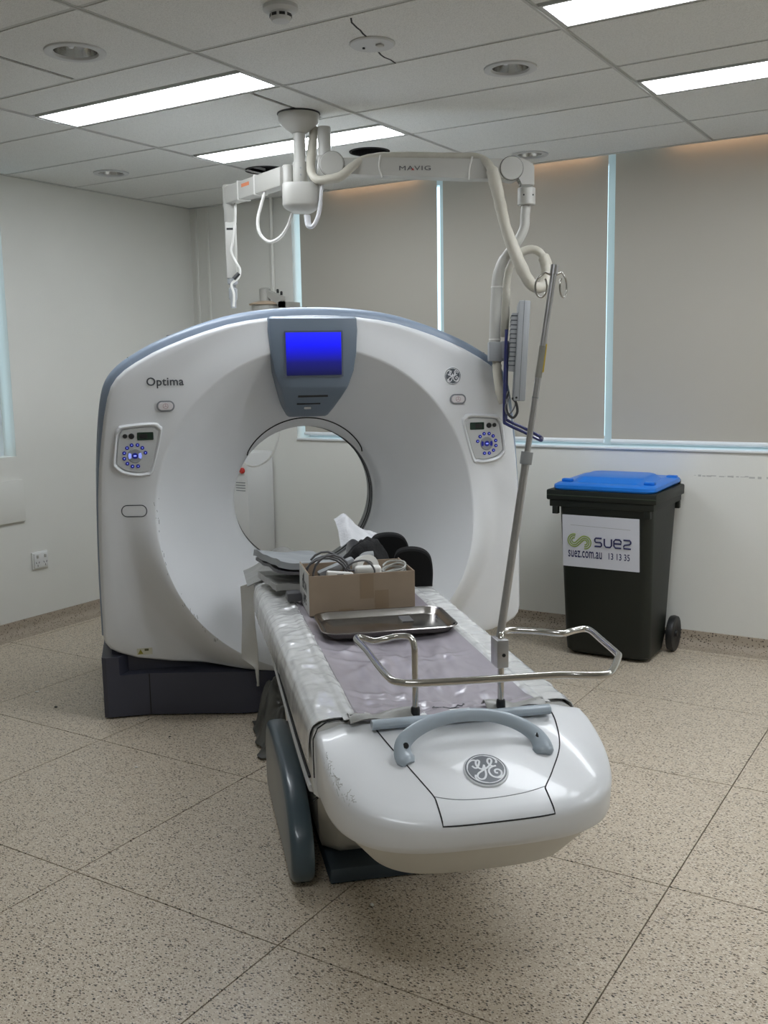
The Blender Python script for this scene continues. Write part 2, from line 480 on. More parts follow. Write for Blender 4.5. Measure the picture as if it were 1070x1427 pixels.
# crack in the tile around the blanking plate
for pts in ([(-1.871, 2.869), (-1.892, 2.905), (-1.905, 2.955), (-1.910, 2.985), (-1.922, 3.02), (-1.93, 3.061)], [(-1.975, 3.188), (-1.985, 3.225), (-1.993, 3.25), (-1.998, 3.284), (-1.994, 3.32), (-2.001, 3.367)]):
    bm = NB(); tube(bm, [(a, b, ZC - 0.0005) for a, b in pts], 0.0035, 6, flat=0.4); obj('crack', bm, M_DARK, ceiling, 0)

# ceiling light panels
PL = {(1, 4): 'bright rectangular ceiling light panel at the upper left, nearer of the two left panels', (1, 2): 'bright ceiling light panel behind the ceiling column of the white arms',
      (3, 4): 'bright ceiling light panel cut by the top right edge of the photo', (3, 2): 'bright ceiling light panel nearest the blinds at the right edge',
      (5, 4): 'ceiling light panel outside the frame to the right, nearer the camera', (5, 2): 'ceiling light panel outside the frame to the right, nearer the blinds', (3, 9): 'added fill light panel overhead beside the camera, outside the frame'}
for (x0, x1, y0, y1, i, j) in panel_rects:
    t = thing('ceiling_light', PL.get((i, j), 'rectangular ceiling light panel in the unseen part of the room behind the camera'), 'ceiling light', ((x0 + x1) / 2, (y0 + y1) / 2, ZC), 0, 'rectangular ceiling light panels')
    hx, hy = (x1 - x0) / 2 - 0.012, (y1 - y0) / 2 - 0.010
    bm = NB()
    box(bm, -hx, hx, -hy, -hy + 0.012, -0.003, 0.04); box(bm, -hx, hx, hy - 0.012, hy, -0.003, 0.04); box(bm, -hx, -hx + 0.012, -hy + 0.012, hy - 0.012, -0.003, 0.04); box(bm, hx - 0.012, hx, -hy + 0.012, hy - 0.012, -0.003, 0.04)
    obj('frame', bm, M_TBAR, t, 0)
    bm = NB(); box(bm, -hx + 0.012, hx - 0.012, -hy + 0.012, hy - 0.012, 0.002, 0.012); obj('diffuser', bm, M_GLOW, t, 0)

# recessed downlights
DL = [('round recessed downlight at the upper left ahead of the big light panel', HOLES[0]), ('small round downlight nearest the left wall', HOLES[1]),
      ('round recessed downlight right of the cracked ceiling tile', HOLES[2]), ('round downlight beside the blinds above the arm elbow', HOLES[3])]
for lab, (x, y, r) in DL:
    t = thing('downlight', lab, 'downlight', (x, y, ZC), 0, 'recessed round downlights')
    bm = NB(); lathe(bm, [(r + 0.02, 0), (r + 0.019, -0.006), (r + 0.008, -0.009), (r - 0.008, -0.006), (r - 0.012, 0.004)], 36, cap=False); obj('trim_ring', bm, M_LGREY, t)
    bm = NB(); lathe(bm, [(r - 0.012, 0.002), (r - 0.016, 0.025), (r - 0.026, 0.055), (r - 0.040, 0.080), (0.0, 0.082)], 36, cap=False); obj('reflector', bm, M_REFL, t)
    bm = NB(); lathe(bm, [(0.012, 0.06), (0.012, 0.022), (0.008, 0.016), (0.0, 0.015)], 10, T(-0.02, 0, 0)); lathe(bm, [(0.012, 0.06), (0.012, 0.022), (0.008, 0.016), (0.0, 0.015)], 10, T(0.02, 0, 0)); obj('bulb', bm, M_BADGEW, t)
for lab, (x, y, r) in (('open round hole in the ceiling left of the hanging arms', HOLES[4]), ('open round hole in the ceiling behind the lettered arm', HOLES[5])):
    t = thing('ceiling_hole_ring', lab, 'ceiling hole', (x, y, ZC), 0, 'open holes left in the ceiling')
    bm = NB(); lathe(bm, [(r + 0.008, 0), (r + 0.006, -0.005), (r - 0.004, -0.004), (r - 0.004, 0.02)], 36, cap=False); obj('trim_ring', bm, M_DARK, t)
    bm = NB(); lathe(bm, [(r - 0.004, 0.0), (r - 0.004, 0.13), (0, 0.132)], 30, cap=False); obj('cavity_sleeve', bm, M_BLACK, t)
# smoke detector, blanking plate
t = thing('smoke_detector', 'round white smoke detector at the top edge of the photo', 'smoke detector', (-1.995, 2.655, ZC))
bm = NB(); lathe(bm, [(0.055, 0), (0.056, -0.012), (0.048, -0.018), (0.04, -0.02)], 32); obj('base', bm, M_LGREY, t)
bm = NB(); lathe(bm, [(0.034, -0.02), (0.034, -0.034), (0.028, -0.046), (0.012, -0.050), (0, -0.050)], 28); obj('sensor_head', bm, M_LGREY, t)
for k in range(8):
    a = 2 * PI * k / 8
    bm = NB(); box(bm, -0.009, 0.009, 0.032, 0.0345, -0.035, -0.026, mtx=Matrix.Rotation(a, 4, 'Z')); obj('vent', bm, M_BLACK, t, 0)
t = thing('ceiling_cover_plate', 'flat round white cover plate over the cracked ceiling tile', 'cover plate', (-1.950, 3.124, ZC))
bm = NB(); lathe(bm, [(0.080, 0), (0.081, -0.004), (0.076, -0.008), (0, -0.009)], 36); obj('plate', bm, M_LGREY, t)
bm = NB(); box(bm, 0.02, 0.042, -0.012, 0.012, -0.016, -0.008, 0.002); obj('catch', bm, M_ARM, t)
bm = NB(); lathe(bm, [(0.005, -0.008), (0.005, -0.013), (0, -0.013)], 10, T(-0.036, 0, 0)); obj('screw', bm, M_BLACK, t)

# windows in the back wall: sill, frame, mullions, glass, blinds
def window(name, x0, x1):
    w = bpy.data.objects.new(name, None); COL.objects.link(w); struct(w); w.location = (0, 0, 0)
    bm = NB(); yf = YB + 0.15
    box(bm, x0, x1, yf, yf + 0.05, WZ, WZ + 0.05); box(bm, x0, x1, yf, yf + 0.05, 2.66, 2.72); box(bm, x0, x0 + 0.035, yf, yf + 0.05, WZ + 0.05, 2.66); box(bm, x1 - 0.035, x1, yf, yf + 0.05, WZ + 0.05, 2.66)
    obj('window_frame', bm, M_FRAME, w, 0)
    bm = NB(); box(bm, x0 + 0.035, x1 - 0.035, yf + 0.02, yf + 0.026, WZ + 0.05, 2.66); obj('pane', bm, M_GLASS, w, 0)
    return w
gaps = [-4.033, -2.957, -1.883, -0.811, 0.260, 1.33, 2.38]
for k in range(6): window('window_%d' % (k + 1), (WX0 if k == 0 else gaps[k] + 0.012 - 0.03), gaps[k + 1] - 0.018)
bm = NB(); box(bm, WX0, WX1, YB - 0.012, YB + 0.2, WZ - 0.012, WZ, 0.003); struct(obj('trim_1', bm, M_SILL))
BLAB = ['beige roller blind nearest the left corner behind the scanner', 'beige roller blind behind the lettered arm, second from the corner', 'beige roller blind between the drip pole and the wide bright gap', 'beige roller blind above the wheelie bin at the right edge',
        'first beige roller blind past the right edge of the photo', 'last beige roller blind past the right edge, by the unseen corner']
for k in range(6):
    x0, x1 = gaps[k] + 0.021, gaps[k + 1] - 0.021
    t = thing('roller_blind', BLAB[k], 'blind', ((x0 + x1) / 2, YB + 0.05, WZ), 0, 'beige roller blinds on the back wall windows')
    h = (x1 - x0) / 2
    bm = NB()
    def bf(a, b): return (-h + 2 * h * a, 0.004 * math.sin(a * 5 + k) * (1 - b), 0.04 + (2.74 - WZ - 0.04) * b)
    grid(bm, 12, 10, bf); thicken(bm, 0.0012); obj('fabric', bm, M_BLIND, t)
    bm = NB(); tube(bm, [(-h, -0.004, 0.03), (h, -0.004, 0.03)], 0.012, 10); obj('bottom_rail', bm, M_FRAME, t)
    bm = NB(); tube(bm, [(-h, 0.03, 2.765 - WZ), (h, 0.03, 2.765 - WZ)], 0.02, 10); obj('roller', bm, M_FRAME, t)
# unseen emissive strips added above the blinds for the warm glow on their tops
for k, (x0, x1) in enumerate(((-3.75, -3.1), (-2.55, -1.95), (-1.55, -0.6))):
    t = tag(obj('added_glow_strip', box(NB(), x0, x1, 5.428, 5.440, 2.725, 2.732), M_WARM, None, 0), 'added warm glow strip hidden above the %s roller blind' % (('left', 'middle', 'right')[k]), 'added glow strip', 'added warm glow strips above the blinds')

# window in the left wall
w = bpy.data.objects.new('window_7', None); COL.objects.link(w); struct(w)
bm = NB(); xf = XL - 0.16
box(bm, xf, xf + 0.05, 1.9, 3.84, 1.068, 1.11); box(bm, xf, xf + 0.05, 3.80, 3.84, 1.11, ZT); box(bm, xf, xf + 0.05, 1.9, 1.94, 1.11, ZT); box(bm, xf, xf + 0.05, 1.94, 3.8, 2.72, ZT)
obj('window_frame', bm, M_FRAME, w, 0)
bm = NB(); box(bm, xf + 0.02, xf + 0.026, 1.94, 3.80, 1.11, 2.72); obj('pane', bm, M_GLASS, w, 0)
t = thing('roller_blind', 'narrow strip of beige roller blind on the left wall window', 'blind', (XL - 0.07, 2.85, 1.068), 0, 'beige roller blind on the left wall')
bm = NB(); box(bm, -0.001, 0.001, -0.93, 0.90, 0.06, 1.66); obj('fabric', bm, M_BLIND, t, 0)
bm = NB(); tube(bm, [(0, -0.93, 0.052), (0, 0.92, 0.052)], 0.012, 10); obj('bottom_rail', bm, M_LGREY, t)

# fittings on the walls
t = thing('wall_access_panel', 'flat white access panel on the left wall below the window', 'wall panel', (XL, 3.5, 0.68))
bm = NB(); box(bm, 0, 0.018, -0.4, 0.365, 0, 0.248, 0.004); obj('plate', bm, M_WALL, t)
t = thing('power_outlet', 'white double power outlet low on the left wall', 'power outlet', (XL, 3.952, 0.425))
bm = NB(); box(bm, 0, 0.012, -0.058, 0.058, -0.052, 0.052, 0.003); box(bm, 0.010, 0.022, -0.05, 0.05, -0.044, 0.044, 0.004); obj('cover', bm, M_CABINET, t)
for k in (-1, 1):
    bm = NB(); box(bm, 0.021, 0.028, k * 0.028 - 0.007, k * 0.028 + 0.007, 0.015, 0.034, 0.002); obj('switch', bm, M_ARM, t)
    for (a, b, c) in ((-0.010, -0.012, 0.4), (0.010, -0.012, -0.4), (0, -0.030, 0)):
        bm = NB(); box(bm, 0.0215, 0.0228, -0.0015, 0.0015, -0.006, 0.006, mtx=T(0, k * 0.028 + a, b) @ Matrix.Rotation(c, 4, 'X')); obj('socket_slot', bm, M_DARK, t, 0)
t = tag(obj('wall_sensor_box', box(NB(), XL, XL + 0.03, 5.14, 5.21, 1.765, 1.80, 0.004), M_GREYP), 'small grey box on the left wall just above the scanner shoulder', 'sensor box')
for k, (x0, x1, lab) in enumerate(((-4.885, -4.862, 'thin vertical white conduit nearest the room corner'), (-4.778, -4.756, 'thin vertical white conduit second from the room corner'))):
    tag(obj('wall_conduit', box(NB(), x0, x1, YB - 0.014, YB, 0.09, ZC - 0.01, 0.003), M_WALL), lab, 'conduit', 'vertical conduits by the room corner')
t = thing('wall_pipe', 'vertical white pipe on the back wall above the small lamp', 'pipe', (-4.19, YB - 0.025, 2.07))
bm = NB(); tube(bm, [(0, 0, 0), (0, 0, ZC - 2.07)], 0.013, 12); obj('pipe', bm, M_WALL, t)
bm = NB(); box(bm, -0.03, 0.03, -0.012, 0.024, -0.012, 0, 0.003); obj('clip', bm, M_WALL, t)
# small examination lamp on a wall bracket
t = thing('wall_lamp', 'small white lamp with a beige disc rim on a wall bracket behind the scanner', 'lamp', (-4.14, 5.25, 1.93))
bm = NB(); lathe(bm, [(0.036, 0.06), (0.038, 0.145), (0.030, 0.152), (0, 0.153)], 24); obj('housing', bm, M_ARM, t)
bm = NB(); lathe(bm, [(0.0, 0.045), (0.105, 0.043), (0.108, 0.050), (0.07, 0.062), (0.036, 0.068)], 30); obj('disc_rim', bm, mat('lamp_rim_beige', (206, 184, 160), 0.5), t)
bm = NB(); lathe(bm, [(0.09, 0.043), (0.088, 0.005), (0.08, 0), (0, 0)], 30); obj('shade', bm, M_ARM, t)
bm = NB(); prism(bm, [(0.02, 0.14), (0.15, 0.09), (0.15, -0.03), (0.125, -0.03), (0.115, 0.04), (0.03, 0.095)], -0.02, 0.02, Matrix.Rotation(PI / 2, 4, 'X')); box(bm, 0.12, 0.15, -0.02, 0.18, 0.02, 0.06); obj('bracket', bm, M_ARM, t)
for dx in (0.105, 0.135):
    bm = NB(); lathe(bm, [(0.008, 0), (0.008, 0.02), (0.005, 0.024), (0, 0.024)], 12, T(dx, 0, 0.118 - (dx - 0.1) * 0.5)); obj('knob', bm, M_BLACK, t)

# cabinet behind the scanner, seen through the bore
t = thing('service_cabinet', 'white service cabinet with a red button seen through the scanner bore', 'cabinet', (-4.44, 5.26, 0))
bm = NB(); box(bm, -0.2, 0.195, -0.13, 0.15, 0.03, 1.0, 0.008); obj('body', bm, M_CABINET, t)
bm = NB(); box(bm, -0.18, 0.175, -0.11, 0.14, 0, 0.03); obj('plinth', bm, M_DARK, t, 0)
bm = NB(); lathe(bm, [(0.02, 0), (0.02, 0.012), (0.014, 0.018), (0, 0.018)], 18, upright(0.155, -0.13, 0.885)); obj('red_button', bm, M_RED, t)
for k in range(4):
    bm = NB(); box(bm, 0.095, 0.175, -0.132, -0.13, 0.80 - k * 0.018, 0.806 - k * 0.018); obj('vent_slot', bm, M_GREYP, t, 0)
bm = NB(); tube(bm, cr([(-3.944, 5.20, 1.45), (-3.940, 5.10, 1.165), (-3.954, 5.08, 1.072), (-4.01, 5.07, 0.978), (-4.114, 5.06, 0.927), (-4.21, 5.07, 0.94), (-4.30, 5.095, 0.99), (-4.33, 5.18, 1.01)], 8), 0.006, 8)
tag(obj('loose_cable', bm, M_CABLE), 'thin white cable looping in front of the cabinet behind the bore', 'cable')

# ------------------------------------------------------------------ CT gantry (local: x = right, -y = towards table, z up)
GO = Vector((-2.641, 3.698, 0)); GR = PI / 4
gantry = thing('ct_scanner_gantry', 'big white ring-shaped CT scanner gantry with blue-grey rim and blue screen', 'CT scanner', GO, GR)
BC = 0.915                        # bore centre height
R_BORE, R_FL, V_BORE = 0.358, 0.735, -0.38
half = [(0, 1.792), (0.10, 1.790), (0.20, 1.783), (0.30, 1.770), (0.39, 1.752), (0.48, 1.726), (0.567, 1.696), (0.65, 1.663), (0.716, 1.633), (0.79, 1.592), (0.839, 1.560), (0.875, 1.527), (0.900, 1.49), (0.918, 1.44), (0.936, 1.36), (0.954, 1.252), (0.970, 1.13), (0.981, 0.996), (0.988, 0.83), (0.991, 0.67), (0.992, 0.50), (0.992, 0.38), (0.985, 0.345), (0.965, 0.318), (0.93, 0.298), (0.85, 0.268), (0.70, 0.240), (0.54, 0.22), (0.38, 0.203), (0.19, 0.19), (0, 0.186)]
outl = [Vector((x, z)) for x, z in half] + [Vector((-x, z)) for x, z in half[-2:0:-1]]      # clockwise from the top

def sstep(t): t = max(0.0, min(1.0, t)); return t * t * (3 - 2 * t)
def ridge(th):                    # how far the flare's lip stands proud (more towards the foot)
    s = -math.sin(th)
    return 0.012 + 0.128 * sstep((s + 0.22) / 0.85)
def facev(u, z):
    du, dz = u, z - BC
    r = math.hypot(du, dz); th = math.atan2(dz, du); rg = ridge(th)
    if r <= R_FL:
        t = max(0.0, (R_FL - r) / (R_FL - R_BORE))
        return rg - (rg - V_BORE) * (0.97 * t + 0.03 * t ** 2.5)
    b = 1 - sstep((r - R_FL) / 0.15)
    return rg * b
def outl_r(th):
    d = Vector((math.cos(th), math.sin(th))); best = 9
    n = len(outl); c0 = Vector((0, BC))
    for k in range(n):
        a, b = outl[k] - c0, outl[(k + 1) % n] - c0
        e = b - a; den = d.x * e.y - d.y * e.x
        if abs(den) < 1e-9: continue
        t = (a.x * e.y - a.y * e.x) / den; s = (a.x * d.y - a.y * d.x) / den
        if t > 0 and -1e-6 <= s <= 1 + 1e-6: best = min(best, t)
    return best
NTH = 240
# keep the outline corners in the angular sampling
ths = sorted(set([round(2 * PI * k / NTH - PI, 5) for k in range(NTH)] + [round(math.atan2(p.y - BC, p.x), 5) for p in outl]))
bm = NB(); rows = []
for th in ths:
    c, s = math.cos(th), math.sin(th); R = outl_r(th)
    r1 = min(R_FL, R - 0.03); r2 = min(R_FL + 0.15, R - 0.02)
    rs = [R_BORE + (r1 - R_BORE) * k / 12 for k in range(12)] + [r1 - 0.006, r1, r1 + 0.006] + [r1 + (r2 - r1) * k / 6 for k in range(1, 7)] + [r2 + (R - 0.018 - r2) * k / 3 for k in range(1, 4)]
    row = [bm.verts.new((R_BORE * c, 0.46, BC + R_BORE * s)), bm.verts.new((R_BORE * c, 0.40, BC + R_BORE * s))]
    for r in rs: row.append(bm.verts.new((r * c, -facev(r * c, BC + r * s), BC + r * s)))
    e = facev((R - 0.018) * c, BC + (R - 0.018) * s)
    for dr, dv in ((0.010, 0.004), (0.004, 0.012), (0.0, 0.03), (0.0, 0.11 + e)):
        row.append(bm.verts.new(((R - dr) * c, -(e - dv), BC + (R - dr) * s)))
    rows.append(row)
for k in range(len(rows)):
    a, b = rows[k], rows[(k + 1) % len(rows)]
    for i in range(len(a) - 1): bm.faces.new((a[i], a[i + 1], b[i + 1], b[i]))
obj('front_cover', bm, M_WHITE, gantry, 50)

# inner bore tunnel with mylar ring and rear cover
bm = NB(); rows = []
prof = [(0.364, 0.40), (0.364, 0.47), (0.356, 0.475), (0.356, 0.485), (0.366, 0.49), (0.366, 0.515), (0.358, 0.52), (0.358, 0.53), (0.366, 0.535), (0.366, 0.63)]
for th in ths:
    rows.append([bm.verts.new((r * math.cos(th), y, BC + r * math.sin(th))) for r, y in prof])
for k in range(len(rows)):
    a, b = rows[k], rows[(k + 1) % len(rows)]
    for i in range(len(a) - 1): bm.faces.new((a[i], a[i + 1], b[i + 1], b[i]))
obj('bore_tunnel', bm, M_GREYP, gantry, 40)
for y in (0.478, 0.524):
    bm = NB(); tube(bm, [(0.357 * math.cos(2 * PI * k / 64), y, BC + 0.357 * math.sin(2 * PI * k / 64)) for k in range(64)], 0.003, 6, closed=True); obj('bore_ring', bm, M_DARK, gantry)
bm = NB(); rows = []
for th in ths:
    c, s = math.cos(th), math.sin(th); R = outl_r(th)
    row = []
    for (r, y) in ((0.366, 0.63), (0.372, 0.66), (0.42, 0.78), (0.50, 0.87), (0.58, 0.90)): row.append(bm.verts.new((min(r, R - 0.06) * c, y, BC + min(r, R - 0.06) * s)))
    for (dr, y) in ((0.05, 0.91), (0.015, 0.895), (0.0, 0.86), (0.0, 0.13)): row.append(bm.verts.new(((R - dr) * c, y, BC + (R - dr) * s)))
    rows.append(row)
for k in range(len(rows)):
    a, b = rows[k], rows[(k + 1) % len(rows)]
    for i in range(len(a) - 1): bm.faces.new((a[i], a[i + 1], b[i + 1], b[i]))
obj('rear_cover', bm, M_REAR, gantry, 50)
# dark seam arc above the bore mouth
bm = NB(); pts = []
for k in range(41):
    a = math.radians(38 + 104 * k / 40); f = math.sin(PI * k / 40)
    r = R_BORE + 0.006 + 0.038 * f ** 0.6
    u, z = r * math.cos(a), BC + r * math.sin(a)
    pts.append((u, -facev(u, z) - 0.001, z))
tube(bm, pts, 0.0035, 6); obj('bore_lip_seam', bm, M_DARK, gantry)

# blue-grey rim: band that runs around the cover, open at the foot
def rim_band(name, i0, i1, m=M_RIM):
    bm = NB(); pts = outl_seq[i0:i1 + 1]
    n = len(pts); rows = []
    for i, p in enumerate(pts):
        a = pts[max(i - 1, 0)]; b = pts[min(i + 1, n - 1)]
        d = (b - a).normalized(); nn = Vector((-d.y, d.x))
        if nn.dot(p - Vector((0, BC))) < 0: nn = -nn
        w = 0.008 + 0.030 * sstep((p.y - 0.9) / 0.8)
        sec = [(-0.004, 0.028), (w * 0.5, 0.030), (w * 0.9, 0.045), (w, 0.065), (w, 0.15), (w * 0.7, 0.175), (-0.004, 0.18)]
        rows.append([bm.verts.new((p.x + nn.x * o_, y, p.y + nn.y * o_)) for o_, y in sec])
    for a, b in zip(rows, rows[1:]):
        for k in range(len(a)): bm.faces.new((a[k], a[(k + 1) % len(a)], b[(k + 1) % len(a)], b[k]))
    bm.faces.new(rows[0]); bm.faces.new(rows[-1][::-1])
    return obj(name, bm, m, gantry, 50)
arcp = cr([(p.x, p.y, 0) for p in ([Vector((-x, z)) for x, z in half[21::-1]] + [Vector((x, z)) for x, z in half[1:22]])], 4)
outl_seq = [Vector((p.x, p.y)) for p in arcp]
cuts = [0]
for cx_ in (-0.80, -0.03, 0.80):
    cuts.append(min(range(len(outl_seq)), key=lambda i: abs(outl_seq[i].x - cx_) + (0 if outl_seq[i].y > 1.5 else 9)))
cuts.append(len(outl_seq) - 1)
for k in range(4): rim_band('rim', cuts[k], cuts[k + 1])
for k in range(1, 4):
    mm = outl_seq[cuts[k]]; d = (outl_seq[cuts[k] + 1] - outl_seq[cuts[k] - 1]).normalized(); ang = math.atan2(d.y, d.x)
    bm = NB(); box(bm, -0.0025, 0.0025, 0.058, 0.155, 0.0, (0.008 + 0.030 * sstep((mm.y - 0.9) / 0.8)) + 0.0008, mtx=T(mm.x, 0, mm.y) @ Matrix.Rotation(-ang, 4, 'Y')); obj('rim_seam', bm, M_DARK, gantry, 0)

# dark base
bpl = [(-1.004, 0.0), (-0.985, -0.012), (-0.80, -0.016), (-0.381, -0.121), (0.381, -0.121), (0.70, -0.04), (0.74, 0.0), (0.74, 0.80), (-1.004, 0.80)]
bm = NB(); prism(bm, bpl, 0.008, 0.20, inset=0.0)
box(bm, -0.96, -0.30, 0.05, 0.76, 0.2, 0.31); box(bm, 0.30, 0.70, 0.05, 0.76, 0.2, 0.31)
obj('base', bm, M_BASE, gantry, 30)
for s in (-1,):
    bm = NB(); prism(bm, [(s * 1.004, 0.0), (s * 0.985, -0.012), (s * 0.93, -0.014), (s * 0.86, 0.10), (s * 0.86, 0.6), (s * 1.004, 0.6)], 0.2, 0.285); obj('base_shoulder', bm, M_BASE, gantry, 30)
    bm = NB(); box(bm, s * 0.80 - 0.002, s * 0.80 + 0.002, -0.0185, -0.010, 0.01, 0.20); obj('base_seam', bm, M_DARK, gantry, 0)

# display pod
rowsz = [(1.786, 0.196, 0.0), (1.775, 0.203, 0.018), (1.72, 0.204, 0.026), (1.62, 0.198, 0.028), (1.54, 0.183, 0.026), (1.475, 0.160, 0.018), (1.462, 0.155, 0.010), (1.42, 0.139, -0.055), (1.37, 0.117, -0.135), (1.335, 0.098, -0.19), (1.327, 0.088, -0.21)]
bm = NB(); R = []
for z, w, v in rowsz:
    zs = z
    sec = [(-w, 0.24), (-w, -v + 0.022), (-w + 0.006, -v + 0.006), (-w + 0.022, -v)] + [(-w + 0.022 + (2 * w - 0.044) * k / 6, -v - 0.004 * math.sin(PI * k / 6)) for k in range(1, 6)] + [(w - 0.022, -v), (w - 0.006, -v + 0.006), (w, -v + 0.022), (w, 0.24)]
    R.append([bm.verts.new((x - 0.008, y, zs)) for x, y in sec])
for a, b in zip(R, R[1:]):
    for k in range(len(a) - 1): bm.faces.new((a[k], a[k + 1], b[k + 1], b[k]))
bm.faces.new(R[0]); bm.faces.new(R[-1][::-1])
pod = obj('display_pod', bm, M_POD, gantry, 32)
bm = NB(); prism(bm, rrect(0.266, 0.206, 0.004, 3), 0, 0.004, upright(-0.011, -0.029, 1.618)); obj('screen_bezel', bm, M_POD2, pod)
bm = NB(); box(bm, -0.136, 0.114, -0.0355, -0.033, 1.523, 1.713); obj('screen', bm, M_SCREEN, pod, 0)
for (a, b, z, v, hgt) in ((-0.078, 0.060, 1.428, -0.040, 0.009), (-0.076, 0.034, 1.392, -0.100, 0.007)):
    bm = NB(); box(bm, a, b, -v - 0.008, -v + 0.01, z - hgt / 2, z + hgt / 2); obj('slot', bm, M_BLACK, pod, 0)
bm = NB(); box(bm, -0.037, -0.007, 0.115, 0.13, 1.366, 1.376); obj('indicator', bm, M_LGREY, pod, 0)

# lettering, emergency stops, pads
bm, wtx = text_bm('Optima', 0.052, 0.0006, 0.0007, None, 1.05)
sc = 0.160 / wtx
bmesh.ops.transform(bm, matrix=upright(-0.748, -facev(-0.66, 1.51) - 0.0015, 1.4905) @ Matrix.Diagonal((sc, sc, 1, 1)), verts=bm.verts[:])
yb = -facev(-0.66, 1.51)
for v_ in bm.verts: v_.co.y += -facev(v_.co.x, v_.co.z) - yb
obj('lettering', bm, M_TEXT, gantry, 0)

def stroke(bm, pts, r, mtx, n=5, flat=0.35):
    P = cr([(x, y, 0) for x, y in pts], 5)
    tube(bm, [mtx @ p for p in P], r, n)
GEST = [[(-.56, .26), (-.48, .12), (-.36, .13), (-.24, .32), (-.17, .50), (-.24, .57), (-.34, .46), (-.36, .24), (-.27, .06), (-.15, .02), (-.05, .18), (-.02, .26)],
        [(-.02, .24), (-.05, -.05), (-.10, -.35), (-.24, -.56), (-.42, -.56), (-.50, -.40), (-.40, -.22), (-.22, -.10), (.0, .02), (.14, .12)],
        [(.10, .09), (.28, .26), (.39, .46), (.36, .59), (.26, .58), (.19, .42), (.23, .22), (.36, .12), (.50, .14)],
        [(.36, .12), (.16, .0), (.08, -.22), (.16, -.46), (.36, -.56), (.56, -.46), (.63, -.24), (.52, -.09), (.37, -.13), (.36, -.28), (.46, -.31)]]
def badge(parent, mtx, r, th=0.004, name='badge'):
    bm = NB(); lathe(bm, [(r, 0), (r, th * 0.6), (r * 0.95, th), (0, th)], 40, mtx); b = obj(name, bm, M_BADGEW, parent)
    bm = NB(); lathe(bm, [(r * 0.93, th * 0.9), (r * 0.92, th * 1.25), (0, th * 1.25)], 40, mtx); obj('badge_field', bm, M_BADGE, b)
    bm = NB(); k2 = Matrix.Translation((0, 0, th * 1.25)) @ Matrix.Diagonal((r, r, 0.25 * r, 1))
    tmp = NB()
    for s in GEST: stroke(tmp, [(x * 1.0, y * 1.0) for x, y in s], 0.048, Matrix.Identity(4))
    tube(tmp, [(0.84 * math.cos(2 * PI * k / 48), 0.84 * math.sin(2 * PI * k / 48), 0) for k in range(48)], 0.022, 5, closed=True)
    for q in range(4):
        a0 = PI / 2 * q + 1.45
        pp = [(math.cos(a0 + 0.62 - t) * rr, math.sin(a0 + 0.62 - t) * rr) for t, rr in ((0.0, 0.62), (-0.10, 0.72), (-0.25, 0.78), (-0.55, 0.82), (-0.95, 0.83))]
        P = cr([(x, y, 0) for x, y in pp], 4); n = len(P)
        tube(tmp, P, [0.055 - 0.035 * i / (n - 1) for i in range(n)], 5)
    bmesh.ops.transform(tmp, matrix=mtx @ k2, verts=tmp.verts[:])
    bm.free(); obj('monogram', tmp, M_BADGEW, b)
    return b
badge(gantry, upright(0.648, -facev(0.648, 1.508) - 0.0005, 1.508), 0.042, 0.003)
for s in (-1, 1):
    u, z = s * 0.671, 1.400; mt = upright(u, -max(facev(u + du, z + dz) for du in (-0.04, 0.04) for dz in (-0.02, 0.02)) + 0.001, z)
    bm = NB(); prism(bm, rrect(0.078, 0.048, 0.0235, 8), 0, 0.003, mt); e = obj('emergency_stop', bm, mat('estop_ring' + str(s), (134, 137, 142), 0.4), gantry)
    bm = NB(); prism(bm, rrect(0.064, 0.034, 0.0165, 8), 0.002, 0.006, mt, 0.002); obj('stop_button', bm, M_PINK, e)
    bm = NB(); tube(bm, [mt @ Vector((0.011 * math.cos(2 * PI * k / 20), 0.011 * math.sin(2 * PI * k / 20), 0.006)) for k in range(20)], 0.001, 5, closed=True)
    for a in (90, 210, 330): tube(bm, [mt @ Vector((0, 0, 0.006)), mt @ Vector((0.010 * math.cos(math.radians(a)), 0.010 * math.sin(math.radians(a)), 0.006))], 0.001, 5)
    obj('stop_symbol', bm, mat('estop_symbol' + str(s), (176, 146, 150), 0.5), e)
    u, z = s * 0.828, 0.943; mt = upright(u, -facev(u, z), z)
    if s < 0:
        bm = NB(); tube(bm, [mt @ Vector((x, y, 0)) for x, y in rrect(0.108, 0.050, 0.0245, 8)], 0.0022, 5, closed=True); 
        for v_ in bm.verts: v_.co.y += facev(u, z) - facev(v_.co.x, v_.co.z)
        pd = obj('pad_groove', bm, M_TEXT, gantry)
        bm = NB(); prism(bm, rrect(0.102, 0.044, 0.0215, 8), 0, 0.0012, mt)
        for v_ in bm.verts: v_.co.y += facev(u, z) - facev(v_.co.x, v_.co.z)
        obj('pad', bm, M_WHITE, pd)
